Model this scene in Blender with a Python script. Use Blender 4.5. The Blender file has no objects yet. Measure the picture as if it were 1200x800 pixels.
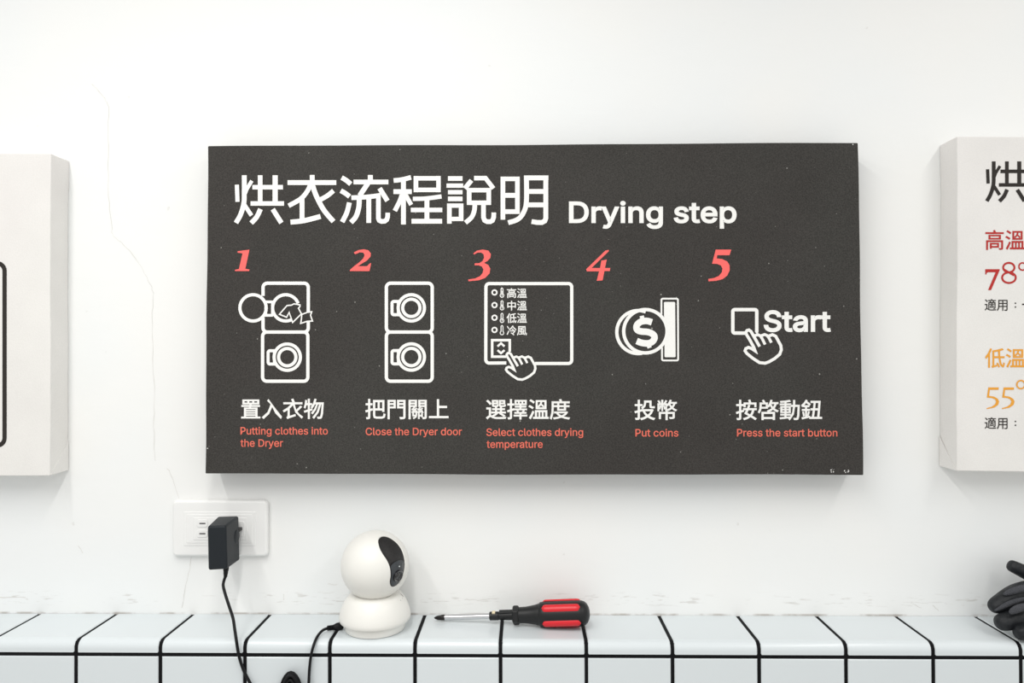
import bpy, bmesh, math, random
from mathutils import Vector, Matrix
random.seed(7)
scene = bpy.context.scene
COL = scene.collection

# ------------------------------------------------------------------ camera, light, exposure
Z0 = 1.1                      # top of the tiled ledge
YAW, PITCH, ROLL = -0.0168, 0.010, -0.0031
CAM = Vector((0.6386, -0.9703, Z0 + 0.3461))
FPX = 870.0
_f = Vector((math.sin(YAW)*math.cos(PITCH), math.cos(YAW)*math.cos(PITCH), math.sin(PITCH)))
_r0 = Vector((math.cos(YAW), -math.sin(YAW), 0)); _u0 = _r0.cross(_f)
_r = _r0*math.cos(ROLL) + _u0*math.sin(ROLL); _u = _u0*math.cos(ROLL) - _r0*math.sin(ROLL)
cam_data = bpy.data.cameras.new('camera'); cam = bpy.data.objects.new('camera', cam_data); COL.objects.link(cam)
cam_data.sensor_width = 36.0; cam_data.lens = FPX/1200*36; cam_data.clip_start = .01
cam.matrix_world = Matrix(((_r.x, _u.x, -_f.x, CAM.x), (_r.y, _u.y, -_f.y, CAM.y), (_r.z, _u.z, -_f.z, CAM.z), (0, 0, 0, 1)))
scene.camera = cam

world = bpy.data.worlds.new('world'); scene.world = world; world.use_nodes = True
world.node_tree.nodes['Background'].inputs[0].default_value = (1.0, 0.998, 0.985, 1)
world.node_tree.nodes['Background'].inputs[1].default_value = 0.775

def tube_light(x, power, col=(1.0, 0.985, 0.95)):
    """One 1.2 m fluorescent tube on the ceiling, running away from the wall."""
    ld = bpy.data.lights.new('ceiling_tube', 'AREA'); ld.shape = 'RECTANGLE'
    ld.size = 0.03; ld.size_y = 1.2; ld.energy = power; ld.color = col
    o = bpy.data.objects.new('ceiling_tube', ld); COL.objects.link(o)
    o.location = (x, -1.02, Z0 + 0.3461 + 0.70)
for x, p in ((-0.04, 6.0), (0.46, 7.8), (1.46, 5.0)):
    tube_light(x, p)

scene.view_settings.view_transform = 'Standard'
scene.view_settings.look = 'None'
scene.view_settings.exposure = 0.0
scene.view_settings.gamma = 1.0
scene.view_settings.use_curve_mapping = False

# ------------------------------------------------------------------ helpers
def U(px, py, y):
    """World point at distance y from the wall plane (y=0) seen at photo pixel px, py."""
    d = _f*FPX + _r*(px-600) + _u*(400-py)
    t = (y-CAM.y)/d.y
    return CAM + d*t

def ray(px, py):
    return (_f*FPX + _r*(px-600) + _u*(400-py)).normalized()

def mat(name, col, rough=.5, metal=0., spec=.5, noise=None, bump=None, coat=0., sheen=0.):
    """noise=(scale, amount) colour mottling; bump=(scale, strength, distance)"""
    m = bpy.data.materials.new(name); m.use_nodes = True
    nt = m.node_tree; b = nt.nodes['Principled BSDF']
    b.inputs['Base Color'].default_value = (*col, 1); b.inputs['Roughness'].default_value = rough
    b.inputs['Metallic'].default_value = metal; b.inputs['Specular IOR Level'].default_value = spec
    b.inputs['Coat Weight'].default_value = coat; b.inputs['Sheen Weight'].default_value = sheen
    tc = nt.nodes.new('ShaderNodeTexCoord')
    if noise:
        n = nt.nodes.new('ShaderNodeTexNoise'); n.inputs['Scale'].default_value = noise[0]; n.inputs['Detail'].default_value = 4
        nt.links.new(tc.outputs['Object'], n.inputs['Vector'])
        mx = nt.nodes.new('ShaderNodeMix'); mx.data_type = 'RGBA'
        mx.inputs[6].default_value = (*[c*(1-noise[1]) for c in col], 1)
        mx.inputs[7].default_value = (*[min(1, c*(1+noise[1])) for c in col], 1)
        nt.links.new(n.outputs['Fac'], mx.inputs[0]); nt.links.new(mx.outputs[2], b.inputs['Base Color'])
    if bump:
        n = nt.nodes.new('ShaderNodeTexNoise'); n.inputs['Scale'].default_value = bump[0]; n.inputs['Detail'].default_value = 3
        nt.links.new(tc.outputs['Object'], n.inputs['Vector'])
        bp = nt.nodes.new('ShaderNodeBump'); bp.inputs['Strength'].default_value = bump[1]; bp.inputs['Distance'].default_value = bump[2]
        nt.links.new(n.outputs['Fac'], bp.inputs['Height']); nt.links.new(bp.outputs['Normal'], b.inputs['Normal'])
    return m

def canvas_mat(name, col, grain, blotch=.06, speck=None, rough=.75, tint=None):
    """Stretched printed canvas: fine grain, large soft blotches, optional pale specks of lint."""
    m = mat(name, col, rough, spec=.25)
    nt = m.node_tree; b = nt.nodes['Principled BSDF']; N = nt.nodes.new; L = nt.links.new
    tc = N('ShaderNodeTexCoord')
    n1 = N('ShaderNodeTexNoise'); n1.inputs['Scale'].default_value = 620; n1.inputs['Detail'].default_value = 2
    n2 = N('ShaderNodeTexNoise'); n2.inputs['Scale'].default_value = 14; n2.inputs['Detail'].default_value = 3
    n3 = N('ShaderNodeTexNoise'); n3.inputs['Scale'].default_value = 5; n3.inputs['Detail'].default_value = 1
    for n in (n1, n2, n3): L(tc.outputs['Object'], n.inputs['Vector'])
    def ramp(n, lo, hi, a, c):
        r = N('ShaderNodeMapRange'); r.inputs[1].default_value = lo; r.inputs[2].default_value = hi
        r.inputs[3].default_value = a; r.inputs[4].default_value = c; L(n.outputs['Fac'], r.inputs[0]); return r
    g = ramp(n1, .3, .7, 1-grain, 1+grain); h = ramp(n2, .3, .7, 1-blotch, 1+blotch)
    mu = N('ShaderNodeMath'); mu.operation = 'MULTIPLY'; L(g.outputs[0], mu.inputs[0]); L(h.outputs[0], mu.inputs[1])
    base = N('ShaderNodeMix'); base.data_type = 'RGBA'
    base.inputs[6].default_value = (*col, 1); base.inputs[7].default_value = (*(tint or col), 1)
    t = ramp(n3, .4, .6, 0, 1); L(t.outputs[0], base.inputs[0])
    vm = N('ShaderNodeVectorMath'); vm.operation = 'SCALE'; L(base.outputs[2], vm.inputs[0]); L(mu.outputs[0], vm.inputs[3])
    out = vm.outputs[0]
    if speck:
        v = N('ShaderNodeTexNoise'); v.inputs['Scale'].default_value = 260; v.inputs['Detail'].default_value = 0
        L(tc.outputs['Object'], v.inputs['Vector'])
        s = ramp(v, speck, speck+.05, 0, .45)
        mx = N('ShaderNodeMix'); mx.data_type = 'RGBA'; mx.inputs[7].default_value = (.55, .54, .5, 1)
        L(s.outputs[0], mx.inputs[0]); L(out, mx.inputs[6]); out = mx.outputs[2]
    L(out, b.inputs['Base Color'])
    bp = N('ShaderNodeBump'); bp.inputs['Strength'].default_value = .25; bp.inputs['Distance'].default_value = .0004
    L(n1.outputs['Fac'], bp.inputs['Height']); L(bp.outputs['Normal'], b.inputs['Normal'])
    return m

def link(name, me, m=None, parent=None, smooth=False):
    o = bpy.data.objects.new(name, me); COL.objects.link(o)
    if m: me.materials.append(m)
    if parent: o.parent = parent; o.matrix_parent_inverse = Matrix.Translation(parent.location).inverted() if parent.type == 'EMPTY' else Matrix()
    if smooth:
        for p in me.polygons: p.use_smooth = True
    return o

def from_bm(name, bm, m, parent=None, smooth=False):
    bmesh.ops.recalc_face_normals(bm, faces=bm.faces)
    me = bpy.data.meshes.new(name); bm.to_mesh(me); bm.free()
    o = link(name, me, m, parent, smooth)
    if smooth: me.set_sharp_from_angle(angle=math.radians(42))
    return o

def from_py(name, v, f, m, parent=None, smooth=False, recalc=True):
    bm = bmesh.new(); vs = [bm.verts.new(p) for p in v]
    for q in f:
        try: bm.faces.new([vs[i] for i in q])
        except ValueError: pass
    if not recalc:
        me = bpy.data.meshes.new(name); bm.to_mesh(me); bm.free(); return link(name, me, m, parent, smooth)
    return from_bm(name, bm, m, parent, smooth)

def bevel(o, w, seg=2, angle=35):
    md = o.modifiers.new('bevel', 'BEVEL'); md.width = w; md.segments = seg; md.limit_method = 'ANGLE'; md.angle_limit = math.radians(angle)
    for p in o.data.polygons: p.use_smooth = True
    wn = o.modifiers.new('normals', 'WEIGHTED_NORMAL'); wn.keep_sharp = True
    return o

def tag(o, label=None, cat=None, group=None, kind=None):
    if label: o['label'] = label
    if cat: o['category'] = cat
    if group: o['group'] = group
    if kind: o['kind'] = kind
    return o

def empty(name, loc, label, cat):
    o = bpy.data.objects.new(name, None); COL.objects.link(o); o.location = loc; o.empty_display_size = .05
    return tag(o, label, cat)

def boxmesh(bm, x0, x1, y0, y1, z0, z1):
    v = [bm.verts.new(p) for p in ((x0,y0,z0),(x1,y0,z0),(x1,y1,z0),(x0,y1,z0),(x0,y0,z1),(x1,y0,z1),(x1,y1,z1),(x0,y1,z1))]
    for q in ((0,3,2,1),(4,5,6,7),(0,1,5,4),(1,2,6,5),(2,3,7,6),(3,0,4,7)): bm.faces.new([v[i] for i in q])

def catmull(P, n=6, closed=False):
    P = [Vector(p) for p in P]; out = []
    m = len(P)
    rng = range(m if closed else m-1)
    for i in rng:
        if closed: a, b, c, d = P[i-1], P[i], P[(i+1) % m], P[(i+2) % m]
        else: a, b, c, d = P[max(i-1, 0)], P[i], P[i+1], P[min(i+2, m-1)]
        for k in range(n):
            t = k/n
            out.append(.5*((2*b) + (c-a)*t + (2*a-5*b+4*c-d)*t*t + (3*b-a-3*c+d)*t**3))
    if not closed: out.append(P[-1])
    return out

def tube(bm, P, R, seg=12, caps=True):
    """Round tube along the points P with radii R (number or list)."""
    P = [Vector(p) for p in P]; n = len(P)
    if not isinstance(R, (list, tuple)): R = [R]*n
    rings = []; prev = None
    for i, p in enumerate(P):
        t = (P[min(i+1, n-1)] - P[max(i-1, 0)]).normalized()
        if prev is None:
            a = t.orthogonal().normalized()
        else:
            a = (prev - t*prev.dot(t)).normalized()
        prev = a; b = t.cross(a)
        rings.append([bm.verts.new(p + (a*math.cos(2*math.pi*k/seg) + b*math.sin(2*math.pi*k/seg))*R[i]) for k in range(seg)])
    for i in range(n-1):
        for k in range(seg):
            bm.faces.new((rings[i][k], rings[i][(k+1) % seg], rings[i+1][(k+1) % seg], rings[i+1][k]))
    if caps:
        bm.faces.new(rings[0]); bm.faces.new(rings[-1])

def lathe(prof, axis_o, axis_d, seg=48):
    """prof: (distance along axis, radius)"""
    bm = bmesh.new(); d = Vector(axis_d).normalized(); a = d.orthogonal().normalized(); b = d.cross(a); o = Vector(axis_o)
    rings = []
    for s, r in prof:
        if r < 1e-6: rings.append([bm.verts.new(o + d*s)])
        else: rings.append([bm.verts.new(o + d*s + (a*math.cos(2*math.pi*k/seg) + b*math.sin(2*math.pi*k/seg))*r) for k in range(seg)])
    for p, q in zip(rings, rings[1:]):
        for k in range(seg):
            if len(p) == 1 and len(q) == 1: continue
            if len(p) == 1: bm.faces.new((p[0], q[k], q[(k+1) % seg]))
            elif len(q) == 1: bm.faces.new((p[k], p[(k+1) % seg], q[0]))
            else: bm.faces.new((p[k], p[(k+1) % seg], q[(k+1) % seg], q[k]))
    if len(rings[0]) > 1: bm.faces.new(rings[0])
    if len(rings[-1]) > 1: bm.faces.new(rings[-1])
    return bm

# ------------------------------------------------------------------ print: lettering and pictograms lying on the canvas faces
def _decode(polys):
    return [list(zip(n[0::2], n[1::2])) for n in polys]
# glyph outlines: advance, closed contours as x, y, x, y ...
GLYPHS = {
 "上": (1000, [[150,289, 150,15, 18,15, 18,-11, 333,-11, 333,15, 177,15, 177,154, 308,154, 308,181, 177,181, 177,289]]),
 "中": (1000, [[160,294, 160,231, 34,231, 34,65, 60,65, 60,87, 160,87, 160,-28, 188,-28, 188,87, 289,87, 289,67, 316,67, 316,231, 188,231, 188,294], [60,113, 60,206, 160,206, 160,113], [289,113, 188,113, 188,206, 289,206]]),
 "低": (1000, [[202,46, 220,10, 233,-22, 254,-15, 240,17, 222,52], [93,293, 56,214, 8,149, 16,136, 22,123, 41,145, 59,169, 59,-27, 84,-27, 84,210, 102,248, 118,285], [127,-29, 145,-22, 207,-3, 206,7, 206,19, 157,6, 157,135, 237,135, 261,20, 306,-25, 325,-11, 339,43, 329,49, 319,57, 314,19, 306,6, 280,43, 262,135, 333,135, 333,160, 259,160, 256,206, 254,255, 288,263, 319,272, 296,293, 222,273, 132,256, 132,14, 127,-1, 117,-7, 123,-18], [234,160, 157,160, 157,237, 193,242, 229,249, 231,203]]),
 "入": (1000, [[103,264, 134,238, 160,207, 108,79, 14,-5, 27,-15, 39,-26, 126,54, 181,172, 237,64, 325,-25, 330,-9, 338,5, 227,142, 119,287]]),
 "冷": (1000, [[17,269, 44,229, 63,191, 88,203, 67,240, 40,279], [13,1, 39,-11, 64,47, 89,110, 65,122, 39,57], [185,185, 204,162, 220,141, 242,155, 225,175, 205,196], [207,294, 158,225, 86,166, 97,157, 106,146, 165,194, 213,252, 261,193, 314,148, 324,159, 334,170, 275,215, 226,274, 233,286], [125,131, 125,106, 267,106, 237,68, 205,35, 185,48, 167,61, 149,45, 202,8, 245,-28, 264,-11, 247,4, 226,20, 269,67, 306,120, 288,132, 283,131]]),
 "動": (1000, [[229,290, 229,250, 229,212, 187,212, 187,188, 228,188, 217,96, 185,23, 185,25, 115,17, 115,45, 184,45, 184,65, 115,65, 115,87, 183,87, 183,192, 115,192, 115,214, 190,214, 190,234, 115,234, 115,260, 152,265, 183,270, 171,291, 100,280, 19,273, 22,264, 25,254, 57,255, 91,258, 91,234, 15,234, 15,214, 91,214, 91,192, 25,192, 25,87, 91,87, 91,65, 24,65, 24,45, 91,45, 91,15, 15,8, 18,-15, 87,-8, 166,1, 151,-11, 161,-20, 170,-30, 233,61, 253,188, 303,188, 296,52, 287,3, 282,-2, 275,-2, 259,-2, 235,-1, 240,-14, 243,-26, 267,-27, 286,-26, 299,-22, 309,-13, 322,43, 328,199, 328,212, 254,212, 255,250, 255,290], [47,131, 91,131, 91,105, 47,105], [115,131, 161,131, 161,105, 115,105], [47,173, 91,173, 91,148, 47,148], [115,173, 161,173, 161,148, 115,148]]),
 "啓": (1000, [[80,286, 92,267, 100,250, 123,259, 114,277, 102,295], [71,97, 71,-28, 98,-28, 98,-11, 253,-11, 253,-26, 280,-26, 280,97], [98,13, 98,73, 253,73, 253,13], [218,232, 282,232, 270,201, 253,175, 233,202], [215,294, 196,241, 166,198, 166,249, 41,249, 41,201, 36,149, 13,97, 23,90, 33,82, 53,118, 63,158, 166,158, 166,192, 175,185, 182,178, 194,192, 204,208, 219,182, 237,159, 202,136, 160,119, 168,109, 175,98, 218,117, 253,141, 285,117, 321,99, 329,110, 338,120, 302,136, 270,158, 293,192, 308,232, 335,232, 335,255, 228,255, 234,272, 239,289], [66,228, 141,228, 141,179, 65,179, 66,201]]),
 "幣": (1000, [[69,205, 64,177, 55,152, 69,145, 78,171, 85,202], [33,278, 46,257, 56,238, 76,248, 65,267, 51,286], [123,202, 132,173, 137,146, 151,150, 145,177, 136,205], [157,288, 146,266, 133,245, 149,237, 164,257, 179,279], [227,294, 207,250, 178,215, 178,236, 116,236, 116,294, 92,294, 92,236, 32,236, 32,114, 52,114, 52,218, 95,218, 95,118, 113,118, 113,218, 157,218, 157,123, 178,123, 178,214, 186,206, 194,198, 204,208, 214,220, 227,194, 243,171, 216,153, 183,140, 190,130, 196,119, 230,135, 259,155, 288,131, 322,114, 328,124, 336,133, 303,148, 274,169, 297,200, 313,237, 334,237, 334,258, 238,258, 244,274, 250,290], [288,237, 276,209, 259,186, 241,210, 228,237], [54,96, 54,-11, 79,-11, 79,73, 161,73, 161,-28, 187,-28, 187,73, 275,73, 275,18, 273,13, 268,12, 219,12, 224,1, 228,-10, 264,-10, 287,-6, 298,2, 301,18, 301,96, 187,96, 187,118, 161,118, 161,96]]),
 "度": (1000, [[135,225, 135,195, 79,195, 79,173, 135,173, 135,115, 271,115, 271,173, 328,173, 328,195, 271,195, 271,225, 245,225, 245,195, 160,195, 160,225], [245,173, 245,136, 160,136, 160,173], [265,71, 238,47, 203,27, 169,47, 143,71], [84,93, 84,71, 129,71, 117,66, 142,39, 174,16, 122,4, 67,-4, 73,-15, 78,-26, 142,-15, 202,2, 258,-17, 321,-28, 328,-16, 337,-5, 281,3, 231,16, 273,45, 304,85, 287,94, 283,93], [166,290, 173,275, 180,259, 44,259, 44,164, 39,74, 13,-16, 25,-21, 36,-28, 64,68, 70,164, 70,235, 332,235, 332,259, 209,259, 201,278, 192,296]]),
 "把": (1000, [[168,250, 218,250, 218,139, 168,139], [142,276, 142,31, 153,-9, 196,-19, 287,-19, 327,-4, 340,48, 326,52, 314,58, 307,16, 286,6, 197,6, 174,11, 168,30, 168,114, 293,114, 293,91, 320,91, 320,276], [293,139, 243,139, 243,250, 293,250], [60,294, 60,223, 18,223, 18,199, 60,199, 60,121, 35,114, 13,109, 20,83, 60,95, 60,2, 59,-2, 54,-4, 43,-4, 25,-4, 29,-16, 32,-28, 58,-27, 74,-23, 83,-14, 86,2, 86,103, 129,116, 125,140, 86,129, 86,199, 122,199, 122,223, 86,223, 86,294]]),
 "投": (1000, [[64,294, 64,223, 16,223, 16,199, 64,199, 64,123, 36,115, 12,109, 20,83, 64,97, 64,5, 62,0, 57,-1, 44,-1, 21,-1, 26,-13, 29,-25, 59,-25, 77,-21, 87,-12, 90,5, 90,104, 126,115, 123,139, 90,130, 90,199, 133,199, 133,223, 90,223, 90,294], [166,282, 166,243, 158,204, 120,167, 130,158, 138,148, 180,192, 190,242, 190,257, 252,257, 252,201, 257,172, 282,164, 311,164, 322,165, 331,166, 328,189, 320,187, 311,187, 284,187, 278,190, 277,200, 277,282], [276,115, 252,78, 221,48, 190,78, 167,115], [132,139, 132,115, 146,115, 141,113, 167,69, 199,33, 153,10, 104,-5, 111,-16, 117,-29, 171,-11, 220,15, 266,-11, 319,-28, 326,-16, 336,-4, 286,10, 243,32, 283,76, 311,133, 294,140, 289,139]]),
 "按": (1000, [[270,133, 257,88, 236,53, 208,68, 181,82, 193,106, 204,133], [146,74, 181,55, 218,35, 178,11, 125,-6, 133,-17, 138,-28, 196,-8, 241,21, 283,-5, 315,-29, 334,-8, 301,15, 259,40, 283,81, 299,133, 336,133, 336,157, 214,157, 224,183, 232,208, 206,212, 197,185, 186,157, 124,157, 124,133, 176,133, 161,101], [134,249, 134,181, 159,181, 159,226, 306,226, 306,181, 331,181, 331,249, 249,249, 242,272, 234,296, 208,291, 215,270, 221,249], [62,294, 62,224, 15,224, 15,199, 62,199, 62,112, 11,97, 17,71, 62,85, 62,2, 60,-3, 55,-4, 42,-4, 20,-4, 25,-16, 28,-28, 57,-27, 75,-23, 84,-14, 87,2, 87,93, 132,108, 129,132, 87,119, 87,199, 125,199, 125,224, 87,224, 87,294]]),
 "擇": (1000, [[267,262, 303,262, 303,225, 267,225], [211,262, 246,262, 246,225, 211,225], [157,262, 190,262, 190,225, 157,225], [165,115, 172,101, 177,86, 131,86, 131,66, 214,66, 214,41, 119,41, 119,20, 214,20, 214,-28, 239,-28, 239,20, 334,20, 334,41, 239,41, 239,66, 321,66, 321,86, 278,86, 286,100, 294,114, 273,120, 329,120, 329,141, 239,141, 239,166, 318,166, 318,186, 239,186, 239,206, 325,206, 325,281, 135,281, 135,206, 214,206, 214,186, 139,186, 139,166, 214,166, 214,141, 124,141, 124,120, 186,120], [187,120, 269,120, 262,104, 254,86, 197,86, 201,88, 195,103], [58,294, 58,223, 16,223, 16,199, 58,199, 58,127, 12,113, 19,88, 58,101, 58,4, 57,-1, 53,-2, 40,-2, 20,-2, 24,-14, 27,-27, 54,-25, 71,-21, 80,-13, 83,4, 83,109, 118,121, 115,145, 83,135, 83,199, 119,199, 119,223, 83,223, 83,294]]),
 "明": (1000, [[118,158, 118,88, 53,88, 53,158], [118,182, 53,182, 53,249, 118,249], [28,273, 28,31, 53,31, 53,64, 143,64, 143,273], [299,255, 299,194, 201,194, 201,255], [175,279, 175,154, 165,68, 110,-12, 120,-21, 129,-30, 174,23, 195,84, 299,84, 299,7, 297,0, 290,-2, 271,-2, 239,-1, 245,-14, 249,-27, 287,-26, 310,-22, 322,-12, 325,7, 325,279], [299,170, 299,108, 199,108, 201,132, 201,154, 201,170]]),
 "流": (1000, [[202,126, 202,-13, 225,-13, 225,126], [140,127, 140,91, 132,39, 92,-10, 103,-18, 111,-27, 155,30, 164,90, 164,127], [264,127, 264,15, 266,-6, 271,-16, 280,-21, 291,-22, 308,-22, 317,-21, 325,-18, 330,-13, 334,-5, 336,12, 338,36, 328,40, 319,46, 318,24, 318,10, 316,4, 314,1, 306,-1, 297,-1, 291,1, 289,5, 289,13, 289,127], [30,271, 63,249, 89,226, 105,246, 78,269, 45,290], [14,175, 49,156, 78,136, 92,158, 63,177, 28,194], [23,-6, 45,-23, 77,32, 109,90, 90,107, 56,46], [196,288, 204,269, 211,249, 111,249, 111,225, 180,225, 157,195, 139,175, 127,168, 116,165, 119,152, 123,140, 158,145, 293,155, 303,141, 310,129, 332,143, 304,180, 270,220, 250,208, 263,192, 277,176, 167,170, 189,197, 210,225, 331,225, 331,249, 238,249, 230,271, 220,294]]),
 "溫": (1000, [[31,272, 64,253, 91,232, 106,254, 79,273, 46,291], [13,178, 47,160, 74,141, 89,162, 61,181, 28,197], [21,-7, 44,-23, 73,32, 99,90, 78,105, 50,44], [156,257, 275,257, 275,161, 156,161], [132,278, 132,140, 300,140, 300,278], [88,6, 88,-18, 337,-18, 337,6, 313,6, 313,114, 119,114, 119,6], [144,6, 144,91, 178,91, 178,6], [198,6, 198,91, 232,91, 232,6], [253,6, 253,91, 288,91, 288,6], [210,251, 195,212, 163,182, 175,168, 196,185, 213,206, 235,186, 252,169, 265,181, 245,200, 221,221, 226,235, 229,249]]),
 "烘": (1000, [[30,222, 25,178, 14,137, 33,129, 44,173, 48,220], [117,233, 106,196, 92,160, 107,153, 122,187, 138,225], [187,61, 159,21, 124,-11, 135,-19, 145,-28, 182,8, 213,54], [250,49, 284,10, 309,-28, 332,-13, 306,24, 272,62], [68,292, 68,173, 59,76, 14,-11, 23,-19, 32,-28, 64,18, 82,69, 103,41, 120,17, 137,36, 114,64, 87,96, 91,134, 91,173, 91,292], [260,290, 260,219, 203,219, 203,290, 178,290, 178,219, 138,219, 138,194, 178,194, 178,107, 129,107, 129,82, 335,82, 335,107, 286,107, 286,194, 329,194, 329,219, 286,219, 286,290], [203,194, 260,194, 260,107, 203,107]]),
 "物": (1000, [[187,294, 163,219, 125,159, 136,152, 145,144, 167,174, 186,211, 216,211, 181,128, 131,66, 142,59, 152,51, 204,121, 238,211, 267,211, 225,85, 153,-6, 165,-14, 175,-22, 248,77, 290,211, 307,211, 295,61, 281,6, 275,2, 268,1, 253,1, 231,2, 236,-11, 238,-24, 261,-25, 278,-24, 292,-20, 303,-10, 320,53, 332,222, 333,235, 195,235, 204,262, 211,290], [34,274, 26,210, 10,157, 21,151, 30,145, 38,169, 46,197, 78,197, 78,118, 42,108, 12,100, 19,75, 78,93, 78,-28, 102,-28, 102,100, 146,114, 143,138, 102,125, 102,197, 138,197, 138,222, 102,222, 102,294, 78,294, 78,222, 50,222, 54,246, 57,270]]),
 "用": (1000, [[54,270, 54,143, 47,63, 11,-13, 22,-20, 32,-30, 62,21, 76,79, 164,79, 164,-25, 190,-25, 190,79, 285,79, 285,8, 283,1, 275,-1, 254,-1, 220,-1, 226,-13, 229,-26, 270,-26, 294,-22, 307,-12, 311,8, 311,270], [79,244, 164,244, 164,188, 79,188], [285,244, 285,188, 190,188, 190,244], [79,163, 164,163, 164,104, 78,104, 79,124, 79,143], [285,163, 285,104, 190,104, 190,163]]),
 "程": (1000, [[186,257, 292,257, 292,192, 186,192], [162,279, 162,169, 318,169, 318,279], [157,73, 157,50, 225,50, 225,5, 133,5, 133,-19, 337,-19, 337,5, 251,5, 251,50, 322,50, 322,73, 251,73, 251,116, 329,116, 329,139, 149,139, 149,116, 225,116, 225,73], [126,289, 76,273, 15,261, 20,251, 23,241, 48,244, 74,249, 74,195, 17,195, 17,171, 71,171, 44,110, 10,60, 17,49, 23,36, 50,77, 74,128, 74,-27, 100,-27, 100,124, 118,100, 132,80, 148,101, 125,125, 100,149, 100,171, 144,171, 144,195, 100,195, 100,255, 124,262, 145,269]]),
 "置": (1000, [[228,262, 287,262, 287,230, 228,230], [146,262, 204,262, 204,230, 146,230], [66,262, 122,262, 122,230, 66,230], [67,150, 67,2, 20,2, 20,-18, 331,-18, 331,2, 283,2, 283,150, 173,150, 178,170, 323,170, 323,191, 182,191, 186,211, 313,211, 313,281, 41,281, 41,211, 159,211, 156,191, 24,191, 24,170, 153,170, 148,150], [92,2, 92,24, 257,24, 257,2], [92,96, 257,96, 257,76, 92,76], [92,112, 92,132, 257,132, 257,112], [92,60, 257,60, 257,40, 92,40]]),
 "衣": (1000, [[151,288, 163,262, 172,237, 21,237, 21,212, 150,212, 90,152, 12,105, 20,94, 27,83, 59,100, 91,120, 91,25, 84,5, 72,-6, 80,-16, 86,-27, 115,-14, 219,20, 216,31, 213,43, 117,14, 117,141, 149,170, 176,202, 220,77, 320,-19, 328,-6, 338,4, 281,45, 242,92, 282,127, 321,166, 299,182, 267,147, 230,113, 212,159, 199,212, 329,212, 329,237, 178,237, 201,245, 191,269, 177,296]]),
 "說": (1000, [[187,175, 285,175, 285,120, 187,120], [28,188, 28,167, 125,167, 125,188], [28,142, 28,121, 125,121, 125,142], [14,235, 14,213, 137,213, 137,235], [52,285, 66,261, 76,238, 97,250, 86,272, 71,296], [270,295, 250,286, 275,239, 307,199, 164,199, 164,97, 192,97, 177,33, 127,-8, 135,-17, 142,-28, 199,20, 217,97, 247,97, 247,7, 253,-19, 277,-26, 306,-26, 327,-14, 335,33, 323,37, 313,44, 310,6, 303,-2, 280,-2, 273,-1, 272,7, 272,97, 310,97, 310,196, 322,184, 329,195, 338,204, 299,243], [191,290, 165,239, 130,200, 139,190, 146,180, 155,189, 164,199, 191,238, 213,283], [28,96, 28,-23, 50,-23, 50,-7, 127,-7, 127,96], [50,74, 105,74, 105,15, 50,15]]),
 "適": (1000, [[20,271, 51,242, 74,213, 96,229, 72,258, 40,285], [86,156, 16,156, 16,131, 61,131, 61,44, 39,27, 15,1, 32,-21, 54,11, 73,25, 87,18, 107,3, 149,-13, 206,-17, 272,-16, 331,-14, 333,0, 338,13, 276,8, 207,6, 153,9, 113,23, 98,35, 86,43], [258,243, 250,225, 241,208, 179,208, 190,211, 185,227, 176,243], [191,288, 199,277, 206,265, 106,265, 106,243, 165,243, 153,240, 161,224, 167,208, 119,208, 119,30, 143,30, 143,186, 207,186, 207,162, 155,162, 155,145, 207,145, 207,119, 171,119, 171,46, 190,46, 190,60, 265,60, 265,119, 227,119, 227,145, 280,145, 280,162, 227,162, 227,186, 294,186, 294,56, 293,52, 289,50, 276,50, 255,51, 260,40, 263,28, 290,29, 308,32, 317,41, 319,56, 319,208, 266,208, 275,224, 284,241, 276,243, 332,243, 332,265, 233,265, 223,281, 212,296], [190,103, 246,103, 246,76, 190,76]]),
 "選": (1000, [[233,58, 272,37, 303,15, 325,28, 291,49, 250,71], [179,70, 148,49, 112,31, 122,23, 131,15, 168,36, 201,62], [21,268, 52,238, 76,209, 97,225, 73,254, 41,282], [244,170, 244,145, 187,145, 187,170, 164,170, 164,145, 116,145, 116,125, 164,125, 164,92, 102,92, 102,71, 332,71, 332,92, 269,92, 269,125, 318,125, 318,145, 269,145, 269,170], [187,125, 244,125, 244,92, 187,92], [134,262, 184,262, 184,238, 134,238], [112,280, 112,203, 119,181, 144,176, 189,176, 208,182, 216,204, 206,207, 197,212, 194,197, 186,194, 147,194, 136,196, 134,204, 134,220, 206,220, 206,280], [248,262, 299,262, 299,238, 248,238], [226,280, 226,204, 233,181, 259,176, 306,176, 326,182, 334,206, 324,209, 315,213, 312,198, 303,194, 262,194, 250,196, 248,204, 248,220, 321,220, 321,280], [88,160, 20,160, 20,135, 63,135, 63,30, 39,17, 15,-3, 33,-25, 60,1, 83,13, 98,7, 117,-5, 159,-18, 212,-21, 273,-20, 331,-18, 333,-5, 338,8, 277,4, 212,2, 162,5, 123,16, 103,28, 88,35]]),
 "鈕": (1000, [[27,98, 35,64, 40,32, 58,38, 53,69, 44,102], [120,106, 113,74, 104,42, 120,36, 129,66, 139,100], [160,155, 160,130, 197,130, 189,69, 181,15, 144,15, 143,34, 95,23, 95,121, 143,121, 143,144, 95,144, 95,182, 132,182, 132,205, 46,205, 66,228, 84,253, 115,229, 141,205, 153,227, 127,249, 95,272, 103,287, 83,296, 51,247, 11,209, 17,195, 22,182, 39,198, 39,182, 73,182, 73,144, 20,144, 20,121, 73,121, 73,19, 16,8, 22,-16, 141,12, 141,-9, 337,-9, 337,15, 293,15, 304,141, 313,276, 161,276, 161,251, 210,251, 206,205, 200,155], [286,251, 283,204, 280,155, 225,155, 235,251], [278,130, 272,69, 267,15, 207,15, 214,69, 222,130]]),
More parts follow.
